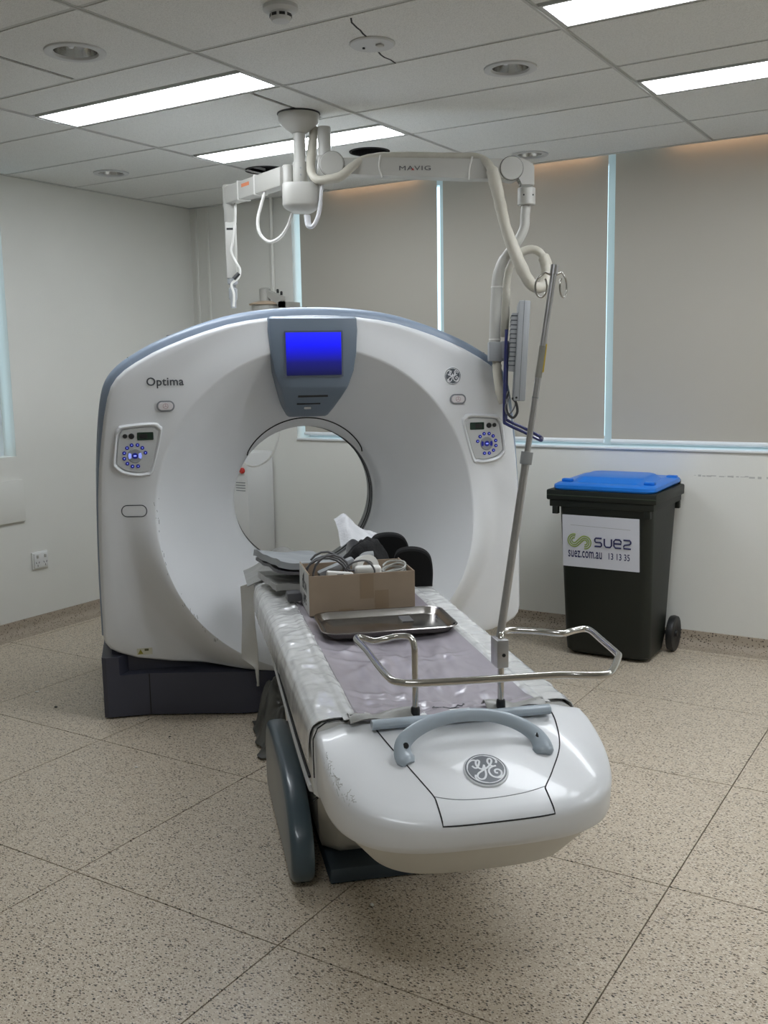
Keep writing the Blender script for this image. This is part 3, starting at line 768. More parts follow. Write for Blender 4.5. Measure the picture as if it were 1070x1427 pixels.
# control panels
PO = [(-0.866, 1.291), (-0.847, 1.302), (-0.74, 1.310), (-0.716, 1.298), (-0.709, 1.274), (-0.748, 1.131), (-0.772, 1.115), (-0.805, 1.113), (-0.857, 1.124), (-0.885, 1.146), (-0.891, 1.17), (-0.877, 1.268)]
PB = [(-0.824, 1.234), (-0.799, 1.234), (-0.779, 1.221), (-0.767, 1.199), (-0.844, 1.222), (-0.857, 1.2), (-0.858, 1.176), (-0.846, 1.154), (-0.825, 1.141), (-0.801, 1.141)]
for s in (-1, 1):
    pc = (-0.80, 1.21)
    po = [(-s * p.x, p.y) for p in cr([(x, y, 0) for x, y in PO], 5, True)]
    def sc_(k): return [(-s * pc[0] + (x + s * pc[0]) * k, pc[1] + (y - pc[1]) * k) for x, y in po]
    def mtp(d): return Matrix.Translation((0, -0.004 - d, 0)) @ Matrix.Rotation(PI / 2, 4, 'X')
    bm = NB(); rows = []
    for k, d in ((1.22, -0.010), (1.19, 0.002), (1.13, 0.008), (1.07, 0.006), (1.035, -0.002), (1.02, -0.008)):
        rows.append([bm.verts.new((x, -0.010 - d, y)) for x, y in sc_(k)])
    for a, b in zip(rows, rows[1:]):
        for k in range(len(a)): bm.faces.new((a[k], a[(k + 1) % len(a)], b[(k + 1) % len(a)], b[k]))
    bm.faces.new(rows[-1])
    cp = obj('control_panel', bm, M_WHITE, gantry, 60)
    bm = NB(); prism(bm, sc_(0.995), 0.0, 0.007, Matrix.Translation((0, -0.004, 0)) @ Matrix.Rotation(PI / 2, 4, 'X'), 0.003); obj('panel_face', bm, M_LGREY, cp)
    bm = NB(); lathe(bm, [(0.0085, 0), (0.0085, 0.002), (0.006, 0.003), (0, 0.003)], 16, Matrix.Rotation(PI / 2, 4, 'X')); b0 = obj('button', bm, M_BTN, cp); b0.location = (-s * PB[0][0], -0.011, PB[0][1])
    bm = NB(); lathe(bm, [(0.0026, 0.0028), (0.002, 0.0036), (0, 0.0036)], 10, Matrix.Rotation(PI / 2, 4, 'X')); g0 = obj('button_light', bm, M_BTNL, cp); g0.location = b0.location
    for x, z in PB[1:]:
        share('button', b0.data, cp, (-s * x, -0.011, z)); share('button_light', g0.data, cp, (-s * x, -0.011, z))
    cx0, cz0 = -s * -0.812, 1.187
    bm = NB(); lathe(bm, [(0.032, 0), (0.032, 0.002), (0.029, 0.004), (0.014, 0.003), (0, 0.003)], 30, upright(cx0, -0.011, cz0)); obj('dial', bm, M_GREYP, cp)
    bm = NB(); lathe(bm, [(0.013, 0.003), (0.013, 0.005), (0, 0.006)], 20, upright(cx0, -0.011, cz0)); obj('dial_centre', bm, M_BTN, cp)
    bm = NB(); box(bm, -0.006, 0.006, -0.0185, -0.0165, -0.003, 0.003, 0.0006, mtx=T(cx0, 0, cz0)); obj('button_light', bm, M_BTNL, cp)
    for sx in (-1, 1):
        bm = NB(); prism(bm, [(sx * 0.016, -0.009), (sx * 0.026, -0.013), (sx * 0.029, 0), (sx * 0.026, 0.013), (sx * 0.016, 0.009)], 0.0032, 0.005, upright(cx0, -0.011, cz0)); obj('dial_key', bm, M_BTN if s > 0 else M_BTNL, cp)
    for x, z, r in ((-0.850, 1.274, 0.0098), (-0.823, 1.273, 0.0125)):
        bm = NB(); lathe(bm, [(r, 0), (r, 0.004), (r * 0.7, 0.007), (0, 0.007)], 18, upright(-s * x, -0.011, z)); obj('knob', bm, M_BLACK, cp)
    bm = NB(); prism(bm, rrect(0.070, 0.035, 0.004, 3), 0, 0.002, upright(-s * -0.764, -0.011, 1.2715)); obj('lcd', bm, M_LCD, cp)
    bm = NB(); prism(bm, rrect(0.034, 0.020, 0.002, 2), 0.002, 0.0026, upright(-s * -0.772, -0.011, 1.2715)); obj('lcd_window', bm, M_BLACK, cp)
# warning sticker at the foot
u, z = -0.815, 0.300; v = facev(u, z)
mt = upright(u, -v - 0.001, z)
bm = NB(); prism(bm, rrect(0.068, 0.030, 0.002, 2), 0, 0.001, mt); st = obj('warning_sticker', bm, mat('sticker_cream', (196, 194, 176), 0.6), gantry)
bm = NB(); prism(bm, [(-0.030, -0.011), (-0.006, -0.011), (-0.018, 0.011)], 0.001, 0.0016, mt); obj('warning_triangle', bm, mat('sticker_olive', (140, 132, 48), 0.6), st)
bm = NB(); prism(bm, [(0.0, 0.002), (0.018, 0.002), (0.018, 0.012), (0.0, 0.012)], 0.001, 0.0016, mt); obj('sticker_patch', bm, mat('sticker_dark', (84, 84, 52), 0.6), st)
# scuff marks on the flare lip
bm = NB()
for k in range(26):
    th = math.radians(random.uniform(172, 228)); r = R_FL + random.uniform(-0.012, 0.012)
    u, z = r * math.cos(th), BC + r * math.sin(th)
    L = random.uniform(0.004, 0.02)
    tube(bm, [(u, -facev(u, z) - 0.0006, z), (u + random.uniform(-0.004, 0.004), -facev(u, z - L) - 0.0006, z - L)], 0.0009, 4)
sf = obj('scuff_marks', bm, mat('scuff_grey', (136, 138, 138), 0.8), gantry, 0); sf['kind'] = 'stuff'

# ------------------------------------------------------------------ patient table (local: x right, -y towards the viewer)
S2 = math.sqrt(0.5)
TP = GO + Vector((S2, S2, 0)) * 0.017 + Vector((S2, -S2, 0)) * 0.56
TR = math.radians(43.65)
def tabw(a, b, z=0.0):            # table frame -> world
    m_ = Matrix.Rotation(TR, 4, 'Z'); return TP + (m_ @ Vector((a, -(b - 0.56), z)))
table = thing('ct_patient_table', 'long white patient table with rounded nose end, grey handle and round badge', 'patient table', TP, TR)
def t_(a, b, z): return (a, -(b - 0.56), z)
ZT_ = 0.648
# body shell lofted along its length
def zlow(b): return 0.555 - 0.11 * sstep((b - 0.5) / 1.5)
bm = NB(); R = []
for k in range(21):
    b = 0.10 + (2.065 - 0.10) * k / 20; zl = zlow(b); w = 0.358
    sec = [(-w + 0.05, zl - 0.012), (-w + 0.012, zl), (-w, zl + 0.012), (-w - 0.003, ZT_ - 0.05), (-w + 0.006, ZT_ - 0.02), (-w + 0.03, ZT_ - 0.005), (-w + 0.07, ZT_ - 0.003), (-0.2, ZT_ - 0.02), (0.2, ZT_ - 0.02)]
    sec = sec + [(-x, z) for x, z in sec[6::-1]]
    R.append([bm.verts.new(t_(x, b, z)) for x, z in sec])
for a, b in zip(R, R[1:]):
    for k in range(len(a)): bm.faces.new((a[k], a[(k + 1) % len(a)], b[(k + 1) % len(a)], b[k]))
bm.faces.new(R[0]); bm.faces.new(R[-1][::-1])
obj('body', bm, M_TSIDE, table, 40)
# dark running groove and pale rail along the side
for s in (-1, 1):
    bm = NB(); tube(bm, [t_(s * 0.362, b, zlow(b) + 0.040) for b in [0.12 + 0.1 * k for k in range(20)]], 0.004, 6); obj('side_groove', bm, M_DARK, table)
    bm = NB(); tube(bm, [t_(s * 0.356, b, zlow(b) + 0.008) for b in [0.12 + 0.1 * k for k in range(20)]], 0.011, 8); obj('side_rail', bm, M_LGREY, table)

# nose
NA, NBL, NP, NC = 0.368, 0.390, 3.4, 0.016
def ztop(a, b):
    t = max(0.0, (b - 2.085) / 0.345)
    return 0.652 - 0.120 * t ** 1.25 - 0.026 * min(1.0, abs(a - NC) / 0.34) ** 5
def nose_pt(s, t):                # s scale, t 0..1 around from left to right
    a = PI * (1 - t)
    c, sn = math.cos(a), math.sin(a)
    x = NC + NA * math.copysign(abs(c) ** (2 / NP), c) * s
    y = NBL * abs(sn) ** (2 / NP) * s
    return x, 2.063 + y
def nose_s(a, b): return ((abs(a - NC) / NA) ** NP + (max(b - 2.063, 0) / NBL) ** NP) ** (1 / NP)
def edge_drop(s):
    for (s0, d0), (s1, d1) in zip(EDGE, EDGE[1:]):
        if s1 <= s <= s0: return d0 + (d1 - d0) * (s0 - s) / (s0 - s1)
    return 0.0 if s < EDGE[-1][0] else EDGE[0][1]
EDGE = [(1.0, 0.020), (0.994, 0.011), (0.982, 0.005), (0.96, 0.0015), (0.91, 0.0)]
def nose_z(a, b):                 # top surface height
    return ztop(a, b) - edge_drop(nose_s(a, b))
bm = NB(); R = []
NT = 96
LOW = [(0.345, 0.62), (0.352, 0.72), (0.40, 0.83), (0.440, 0.915), (0.446, 0.955), (0.454, 0.978), (0.468, 0.992)]
for z, s in LOW:
    R.append([bm.verts.new(t_(*nose_pt(s, k / NT), z)) for k in range(NT + 1)])
for s in (1.0, 0.994, 0.982, 0.96, 0.91, 0.8, 0.65, 0.5, 0.35, 0.2, 0.02):
    row = []
    for k in range(NT + 1):
        x, y = nose_pt(s, k / NT)
        row.append(bm.verts.new(t_(x, y, ztop(x, y) - edge_drop(s))))
    R.append(row)
for a, b in zip(R, R[1:]):
    for k in range(NT): bm.faces.new((a[k], a[k + 1], b[k + 1], b[k]))
bm.faces.new(R[-1]); bm.faces.new(R[0][::-1])
bm.faces.new([r[0] for r in R] + [r[-1] for r in R[::-1]])
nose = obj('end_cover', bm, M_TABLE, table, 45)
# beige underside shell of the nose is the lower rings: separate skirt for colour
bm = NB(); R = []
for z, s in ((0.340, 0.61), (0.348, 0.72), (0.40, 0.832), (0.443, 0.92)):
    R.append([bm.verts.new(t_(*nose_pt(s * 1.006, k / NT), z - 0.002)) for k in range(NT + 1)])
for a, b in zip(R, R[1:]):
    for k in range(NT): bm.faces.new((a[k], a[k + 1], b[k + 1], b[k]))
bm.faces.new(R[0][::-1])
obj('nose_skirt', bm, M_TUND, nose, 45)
# seams of the centre panel
def seam(pts, r=0.0017, par=None, m=M_DARK, dz=0.0):
    P = cr([(a, b, 0) for a, b in pts], 8)
    bm = NB(); tube(bm, [t_(p.x, p.y, nose_z(p.x, p.y) + dz) for p in P], r, 6)
    return obj('panel_seam', bm, m, par or nose)
seam([(-0.212, 2.072), (-0.205, 2.12), (-0.182, 2.20), (-0.148, 2.29), (-0.118, 2.365), (-0.114, 2.385)])
seam([(0.275, 2.08), (0.272, 2.15), (0.245, 2.25), (0.195, 2.33), (0.160, 2.375), (0.156, 2.385)])
seam([(-0.116, 2.372), (-0.06, 2.388), (0.02, 2.393), (0.10, 2.388), (0.158, 2.376)], 0.0012, m=M_GREYP)
# flap below the badge: dark outline running down over the nose edge
bm = NB()
def flap(a, b):
    x = -0.114 + 0.270 * a
    y1 = 2.063 + NBL * 0.990 * (1 - (abs(x - NC) / (NA * 0.990)) ** NP) ** (1 / NP)
    y = 2.383 + (y1 - 2.383) * b
    return t_(x, y, nose_z(x, y) + 0.0003)
P = [flap(0, b / 8) for b in range(9)] + [flap(a / 14, 1) for a in range(1, 15)] + [flap(1, 1 - b / 8) for b in range(1, 9)]
tube(bm, P, 0.0019, 6); obj('flap_outline', bm, M_DARK, nose)
# crack and end seams
bm = NB(); tube(bm, [t_(-0.062, 2.4495, 0.502), t_(-0.067, 2.4495, 0.485), t_(-0.063, 2.4465, 0.468), t_(-0.067, 2.4405, 0.454)], 0.0012, 4); obj('crack', bm, M_DARK, nose, 0)
bm = NB(); P = []
for z, w in ((0.46, 0.366), (0.50, 0.3715), (0.56, 0.3725), (0.605, 0.372), (0.632, 0.360), (0.648, 0.335), (0.655, 0.29)): P.append(t_(-w + NC, 2.064, z))
tube(bm, P[1:], 0.0022, 6); obj('end_seam', bm, M_DARK, nose)
bm = NB()
for k in range(60):
    s_ = random.uniform(0.955, 0.992); t0 = random.choice((random.uniform(0.03, 0.20), random.uniform(0.06, 0.13)))
    x, y = nose_pt(s_, t0); L = random.uniform(0.004, 0.022); th = random.uniform(-0.6, 2.6)
    x2, y2 = x + L * math.cos(th) * 0.5, y + L * math.sin(th)
    if nose_s(x2, y2) < 0.995: tube(bm, [t_(x, y, nose_z(x, y) + 0.0003), t_(x2, y2, nose_z(x2, y2) + 0.0003)], random.uniform(0.0005, 0.0011), 4)
so_ = obj('scuff_marks', bm, mat('scuff_dirty', (178, 178, 174), 0.8), nose, 0); so_['kind'] = 'stuff'
badge(table, Matrix.Translation(t_(0.030, 2.312, nose_z(0.030, 2.312) - 0.0005)) @ Matrix.Rotation(math.atan2(nose_z(0.030, 2.282) - nose_z(0.030, 2.342), 0.06), 4, 'X'), 0.055, 0.005)
# cross bar and handle
bm = NB(); tube(bm, [t_(-0.215, 2.135, 0.655), t_(0.262, 2.135, 0.655)], 0.017, 12, flat=0.75); obj('cross_bar', bm, M_HANDLE, table)
bm = NB()
hp = cr([(-0.150, 2.245, 0.603), (-0.160, 2.222, 0.622), (-0.150, 2.200, 0.645), (-0.110, 2.185, 0.668), (-0.05, 2.176, 0.684), (0.02, 2.174, 0.688), (0.09, 2.178, 0.680), (0.150, 2.190, 0.658), (0.186, 2.210, 0.634), (0.196, 2.232, 0.614), (0.190, 2.255, 0.596)], 6)
n = len(hp)
rr = [0.0165 + 0.014 * (abs(i / (n - 1) - 0.5) * 2) ** 2.5 - (0.012 * max(0, abs(i / (n - 1) - 0.5) * 2 - 0.9) * 10) for i in range(n)]
tube(bm, [t_(p.x, p.y + 0.022, p.z - 0.006) for p in hp], rr, 12, flat=0.62); hd = obj('handle', bm, M_HANDLE, table)
for x in (-0.152, 0.190):
    bm = NB(); lathe(bm, [(0.007, -0.004), (0.0075, 0.002), (0, 0.0025)], 14, Matrix.Translation(t_(x, 2.244, 0.636 if x < 0 else 0.630)) @ Matrix.Rotation(0.75, 4, 'X') @ Matrix.Rotation(-0.5 if x < 0 else 0.5, 4, 'Y')); obj('handle_hole', bm, M_DARK, hd)

# pedestal and floor plate
bm = NB(); R = []
for z, w, b0, b1 in ((0.05, 0.27, 0.80, 1.60), (0.10, 0.285, 0.78, 1.66), (0.30, 0.30, 0.74, 1.74), (0.36, 0.31, 0.70, 1.90), (0.47, 0.32, 0.60, 2.02)):
    R.append([bm.verts.new(t_(*p, z)) for p in ((-w, b0), (w, b0), (w, b1 - 0.05), (w - 0.05, b1), (-w + 0.05, b1), (-w, b1 - 0.05))])
for a, b in zip(R, R[1:]):
    for k in range(6): bm.faces.new((a[k], a[(k + 1) % 6], b[(k + 1) % 6], b[k]))
bm.faces.new(R[0]); bm.faces.new(R[-1])
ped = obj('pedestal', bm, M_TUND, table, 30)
for (p, q) in (((-0.303, 1.48, 0.29), (-0.307, 1.60, 0.335)), ((-0.302, 1.62, 0.235), (-0.305, 1.735, 0.295))):
    bm = NB(); tube(bm, [t_(*p), t_(*q)], 0.0045, 6); obj('pedestal_slit', bm, M_DARK, ped)
bm = NB(); box(bm, -0.27, 0.30, -(1.715 - 0.56), -(0.76 - 0.56), 0.004, 0.052, 0.006); obj('floor_plate', bm, mat('plate_blue_dark', (58, 70, 80), 0.45), table)
# blue-grey side bumper
so = [(0.95, 0.006), (0.925, 0.06), (0.925, 0.15), (0.95, 0.235), (1.0, 0.282), (1.1, 0.302), (1.25, 0.306), (1.4, 0.300), (1.53, 0.278), (1.64, 0.235), (1.715, 0.175), (1.745, 0.11), (1.735, 0.05), (1.70, 0.015), (1.64, 0.006)]
so = [(p.x, p.y) for p in cr([(a, b, 0) for a, b in so], 3)]
bm = NB(); R = []
cxy = (1.33, 0.15)
for x, k in ((-0.318, 0.94), (-0.324, 0.985), (-0.335, 1.0), (-0.365, 1.0), (-0.378, 0.985), (-0.386, 0.93), (-0.389, 0.84)):
    R.append([bm.verts.new(t_(x, cxy[0] + (p[0] - cxy[0]) * (1 - (1 - k) * 0.35), max(0.003, cxy[1] + (p[1] - cxy[1]) * k))) for p in so])
for a, b in zip(R, R[1:]):
    for k in range(len(a)): bm.faces.new((a[k], a[(k + 1) % len(a)], b[(k + 1) % len(a)], b[k]))
bm.faces.new(R[0]); bm.faces.new(R[-1])
obj('side_bumper', bm, M_SLAB, table, 40)
bm = NB(); box(bm, -0.322, -0.296, -(1.28 - 0.56), -(1.05 - 0.56), 0.20, 0.29); obj('bumper_recess', bm, M_BLACK, table, 0)

# white vinyl cover over the shoulders and the lilac grey mattress in the middle
def wr(a, b, sc=1.0):
    p = Vector((a * 4, b * 2.6, 0.3)); return (noise.noise(p * 2.0) * 0.6 + noise.noise(p * 5.3) * 0.35) * sc
rc = random.Random(11)
def make_creases(n, a0, a1, b0, b1, ang0, ang1, L0, L1, h0, h1, w0, w1):
    out = []
    for _ in range(n):
        th = math.radians(rc.uniform(ang0, ang1)); out.append((rc.uniform(a0, a1), rc.uniform(b0, b1), math.cos(th), math.sin(th), rc.uniform(L0, L1), rc.uniform(h0, h1) * rc.choice((1, 1, -0.7)), rc.uniform(w0, w1), rc.uniform(-1.2, 1.2)))
    return out
def crease(cs, a, b):
    z = 0.0
    for (x, y, c, s_, L, h, w, bend) in cs:
        dx, dy = a - x, b - y
        l = dx * c + dy * s_
        if abs(l) > L: continue
        d = -dx * s_ + dy * c + bend * l * l
        if abs(d) > 3 * w: continue
        z += h * math.exp(-(d / w) ** 2) * math.cos(PI / 2 * l / L)
    return z
CR_M = make_creases(46, -0.22, 0.22, 1.25, 2.08, 50, 130, 0.12, 0.36, 0.0015, 0.0042, 0.011, 0.026) + make_creases(22, -0.22, 0.22, 0.9, 1.6, -15, 40, 0.10, 0.26, 0.0012, 0.0035, 0.011, 0.024) + make_creases(14, -0.2, 0.2, 1.85, 2.08, -25, 25, 0.06, 0.16, 0.002, 0.005, 0.010, 0.018)
CR_V = {-1: make_creases(95, -0.36, -0.25, 0.2, 1.45, -40, 40, 0.04, 0.10, 0.0012, 0.0040, 0.006, 0.014) + make_creases(30, -0.36, -0.25, 1.3, 2.03, 40, 110, 0.05, 0.2, 0.001, 0.0035, 0.006, 0.014), 1: make_creases(40, 0.25, 0.36, 0.5, 2.03, -40, 80, 0.03, 0.12, 0.001, 0.004, 0.006, 0.012)}
for s in (-1, 1):
    bm = NB()
    prof = [(0.235, 0.003), (0.25, 0.011), (0.262, 0.010), (0.275, 0.004), (0.31, 0.004), (0.337, 0.000), (0.355, -0.012), (0.3645, -0.032), (0.368, -0.055), (0.369, -0.085)]
    def vf(i, j):
        k = i * (len(prof) - 1); k0 = min(int(k), len(prof) - 2); f = k - k0
        a = prof[k0][0] + (prof[k0 + 1][0] - prof[k0][0]) * f; z = prof[k0][1] + (prof[k0 + 1][1] - prof[k0][1]) * f
        b = 0.14 + (2.058 - 0.14) * j
        low = max(0.0, i - 0.75) * 4
        z -= low * 0.03 * (0.5 + 0.5 * math.sin(b * 4.0 + s))
        w = wr(a * s, b * 2.4, 0.008) * (1 if a < 0.345 else 0.3) * (1 - sstep((b - 1.5) / 0.5) * 0.7)
        cz = crease(CR_V[s], s * a, b)
        return t_(s * (a + 0.002 + cz * 0.6 * sstep((i - 0.55) / 0.3)), b, ZT_ + z + w + 0.003 + max(cz, -0.002) * (1 - 0.8 * sstep((i - 0.6) / 0.3)))
    grid(bm, 36, 260, vf); thicken(bm, 0.002); obj('vinyl_cover', bm, M_VINYL, table, 80)
bm = NB()
def mf(i, j):
    a = -0.24 + 0.48 * i; b = 0.16 + (2.095 - 0.16) * j
    e = abs(i - 0.5) * 2
    z = -0.004 + 0.012 * e ** 6 - 0.010 * (1 - e * e) + 0.016 * sstep((b - 2.0) / 0.08) * (1 - sstep((e - 0.2) / 0.7) * 0.4)
    w = wr(a * 1.9, b * 0.8 + a * 1.2, 0.013) * (1 - e ** 4) * (0.4 + 0.9 * sstep((b - 1.2) / 0.6))
    return t_(a, b, ZT_ + z + w + 0.004 + crease(CR_M, a, b) * (1 - e ** 6))
grid(bm, 72, 260, mf); thicken(bm, 0.012); mt_ = obj('mattress', bm, M_MATT, table, 80)
for s in (-1, 1):
    bm = NB(); grid(bm, 10, 8, lambda i, j: t_(s * (0.10 + 0.165 * i), 2.055 + 0.055 * j, ZT_ + 0.010 + 0.012 * math.sin(PI * j) * (1 - i * 0.5) + 0.006 * math.sin(i * 7 + j * 3))); thicken(bm, 0.003); obj('corner_fold', bm, M_GSHEET, mt_, 80)
    bm = NB(); grid(bm, 6, 5, lambda i, j: t_(s * (0.205 + 0.075 * i), 2.062 + 0.036 * j, ZT_ + 0.012 + 0.004 * math.sin(i * 9))); thicken(bm, 0.002); obj('corner_tab', bm, M_VINYL, mt_, 80)
    bm = NB(); tube(bm, [t_(s * 0.243, 2.085, ZT_ + 0.016), t_(s * 0.262, 2.085, ZT_ + 0.015)], 0.006, 8); obj('strap_end', bm, M_DARK, mt_)
# small printed scribble on the mattress end
bm = NB()
pts = [(-0.045 + 0.0045 * k, 0.0065 * math.sin(k * 1.7) * (1 if k > 3 else 1.6)) for k in range(21)]
tube(bm, [t_(x + 0.02, 2.02 - y, mf((x + 0.02 + 0.24) / 0.48, (2.02 - y - 0.16) / 1.935)[2] + 0.0015) for x, y in pts], 0.0013, 4); tube(bm, [t_(x, 2.034, mf((x + 0.24) / 0.48, (2.034 - 0.16) / 1.935)[2] + 0.0015) for x in (0.0, 0.02, 0.045)], 0.001, 4)
obj('printed_mark', bm, M_TEXT, mt_, 0)

# ------------------------------------------------------------------ twin ceiling arm (local: x along the lettered arm, y away from the viewer)
ARM = thing('ceiling_arm_mount', 'white twin-arm ceiling mount with MAVIG lettering and a cloth-sleeved cable above the scanner', 'ceiling arm', (-2.735, 3.751, ZC), math.radians(31.756))
def apart(name, bm, m, par=None, sm=40): return obj(name, bm, m, par or ARM, sm)
bm = NB(); lathe(bm, [(0.092, 0.0), (0.092, -0.028), (0.088, -0.042), (0.062, -0.066), (0.038, -0.082), (0.033, -0.086), (0, -0.086)], 36); can = apart('ceiling_canopy', bm, M_ARM)
bm = NB(); lathe(bm, [(0.095, 0.002), (0.097, -0.004), (0.093, -0.006)], 36); apart('canopy_gasket', bm, M_BLACK, can)
bm = NB(); lathe(bm, [(0.027, -0.08), (0.027, -0.215), (0.029, -0.22)], 24); apart('column', bm, M_ARM)
bm = NB(); lathe(bm, [(0.031, -0.21), (0.033, -0.215), (0.033, -0.32), (0.03, -0.325)], 24); cl = apart('column_collar', bm, M_ARM)
for z in (-0.24, -0.27, -0.30):
    bm = NB(); lathe(bm, [(0.004, 0), (0.004, 0.003), (0, 0.003)], 8, upright(0.005, -0.0325, z)); apart('bolt', bm, M_GREYP, cl)
bm = NB(); R = []
for z, k in ((-0.306, 0.97), (-0.312, 1.0), (-0.395, 1.0), (-0.405, 0.96), (-0.425, 0.62), (-0.43, 0.5)):
    R.append([bm.verts.new((x * k + 0.002, y * k, z)) for x, y in rrect(0.166, 0.15, 0.05, 6)])
for a, b in zip(R, R[1:]):
    for k in range(len(a)): bm.faces.new((a[k], a[(k + 1) % len(a)], b[(k + 1) % len(a)], b[k]))
bm.faces.new(R[0]); bm.faces.new(R[-1][::-1]); apart('hub', bm, M_ARM)
bm = NB(); lathe(bm, [(0.027, -0.312), (0.027, -0.225), (0.024, -0.218), (0, -0.217)], 20, T(-0.056, 0.02, 0)); apart('left_post', bm, M_ARM)
px_, pz_ = 0.112, 0
bm = NB(); lathe(bm, [(0.030, -0.20), (0.030, -0.065), (0.028, -0.060), (0, -0.060)], 24, T(px_, 0, 0)); box(bm, px_ - 0.033, px_ + 0.03, -0.04, 0.04, -0.30, -0.185, 0.012); apart('right_post', bm, M_ARM)
bm = NB(); lathe(bm, [(0.050, -0.05), (0.055, -0.045), (0.055, 0.045), (0.050, 0.05)], 30, Matrix.Translation((0.1450, -0.0000, -0.2270)) @ Matrix.Rotation(PI / 2, 4, 'X')); pv = apart('pivot', bm, M_ARM)
bm = NB(); lathe(bm, [(0.0545, 0.040), (0.0562, 0.042), (0.0545, 0.044)], 30, Matrix.Translation((0.1450, -0.0000, -0.2270)) @ Matrix.Rotation(PI / 2, 4, 'X'), cap=False); apart('pivot_groove', bm, M_DARK, pv)
def face(pts, y0, y1):
    bm = NB(); n = len(pts)
    a = [bm.verts.new((p[0], y0, p[2])) for p in pts]; b = [bm.verts.new((p[0], y1, p[2])) for p in pts]
    for k in range(n): bm.faces.new((a[k], a[(k + 1) % n], b[(k + 1) % n], b[k]))
    bm.faces.new(a[::-1]); bm.faces.new(b)
    bmesh.ops.bevel(bm, geom=[e for e in bm.edges], offset=0.006, segments=2, affect='EDGES')
    return bm
beam = apart('arm_beam', face([(0.1199, -0.0000, -0.1987), (0.3614, 0.0000, -0.2025), (0.9091, -0.0000, -0.2174), (0.9607, -0.0000, -0.2244), (0.9609, 0.0000, -0.3052), (0.7638, 0.0000, -0.2990), (0.4086, 0.0000, -0.2808), (0.2247, -0.0000, -0.2717), (0.1536, 0.0000, -0.2737)], -0.042, 0.042), M_ARM)
bm, w_ = text_bm('MAVIG', 0.05, 0.0005, 0.0, None, 1.12, 1.25)
k_ = 0.140 / w_
p_ = Vector((0.4444, 0.0000, -0.2597))
bmesh.ops.transform(bm, matrix=upright(p_.x, -0.0428, p_.z) @ Matrix.Rotation(-0.010, 4, 'Z') @ Matrix.Diagonal((k_, k_ * 0.78, 1, 1)), verts=bm.verts[:]); apart('lettering', bm, mat('lettering_dark', (78, 76, 80), 0.5), beam, 0)
q_ = Vector((0.4976, -0.0000, -0.2605)); bm = NB(); prism(bm, [(0, 0), (0.007, 0.011), (0.014, 0), (0.0105, 0), (0.007, 0.006), (0.0035, 0)], 0, 0.001, upright(q_.x, -0.0428, q_.z)); apart('red_accent', bm, M_RED, beam, 0)
for P in (((0.3616, 0.0000, -0.1932), (0.3544, -0.0000, -0.2396), (0.3664, 0.0000, -0.2895)), ((0.7706, -0.0000, -0.2059), (0.7575, 0.0000, -0.2522), (0.7541, 0.0000, -0.3050))):
    bm = NB(); tube(bm, cr([(p[0], -0.044, p[2]) for p in P], 4), 0.004, 6); apart('cable_tie', bm, M_CABLE, beam)
bm = NB(); lathe(bm, [(0.048, -0.048), (0.052, -0.043), (0.052, 0.043), (0.048, 0.048)], 30, Matrix.Translation((0.9447, 0.0000, -0.2583)) @ Matrix.Rotation(PI / 2, 4, 'X')); ep = apart('elbow_pivot', bm, M_ARM)
bm = NB(); lathe(bm, [(0.0515, 0.040), (0.0532, 0.042), (0.0515, 0.044)], 30, Matrix.Translation((0.9447, 0.0000, -0.2583)) @ Matrix.Rotation(PI / 2, 4, 'X'), cap=False); apart('pivot_groove', bm, M_DARK, ep)
apart('elbow', face([(0.9607, -0.0000, -0.2089), (0.9962, 0.0000, -0.2126), (1.0479, 0.0000, -0.2413), (1.0484, 0.0000, -0.3347), (0.9869, 0.0000, -0.3337), (0.9868, 0.0000, -0.2994), (0.9609, 0.0000, -0.2928)], -0.036, 0.036), M_ARM)
e_ = Vector((1.0176, 0.0000, -0.3373)); bm = NB(); lathe(bm, [(0.036, 0), (0.040, -0.003), (0.040, -0.072), (0.036, -0.076), (0, -0.076)], 28, Matrix.Translation(e_)); sl = apart('swivel_sleeve', bm, M_ARM)
for a in (-2.0, -0.9):
    bm = NB(); lathe(bm, [(0.004, 0), (0.004, 0.002), (0, 0.002)], 8, Matrix.Translation(e_ + Vector((0, 0, -0.035))) @ Matrix.Rotation(a + PI / 2, 4, 'Z') @ Matrix.Translation((0, -0.0395, 0)) @ Matrix.Rotation(PI / 2, 4, 'X')); apart('bolt', bm, M_BLACK, sl)
bm = NB(); tube(bm, cr([(1.0163, 0.0000, -0.4061), (1.0117, -0.0000, -0.4563), (1.0070, -0.0000, -0.5129), (0.9747, 0.0000, -0.5757), (0.9160, -0.0000, -0.6510), (0.8899, 0.0000, -0.7208), (0.8817, -0.0000, -0.8233), (0.8768, -0.0000, -0.9169), (0.8734, 0.0000, -1.0241)], 6), [0.022] * 24 + [0.024] * 5 + [0.0255] * 20, 14); apart('drop_tube', bm, M_ARM)
b_ = Vector((0.8817, -0.0000, -1.0634)); bm = NB(); box(bm, -0.037, 0.037, -0.035, 0.035, -0.044, 0.044, 0.004, mtx=Matrix.Translation(b_)); apart('bracket', bm, M_GREYP)
for P in ((0.8850, 0.0000, -0.7720), (0.8751, -0.0000, -1.0078)):
    bm = NB(); lathe(bm, [(0.0275, -0.003), (0.0285, 0), (0.0275, 0.003)], 18, Matrix.Translation(P)); apart('tube_band', bm, M_CABLE)
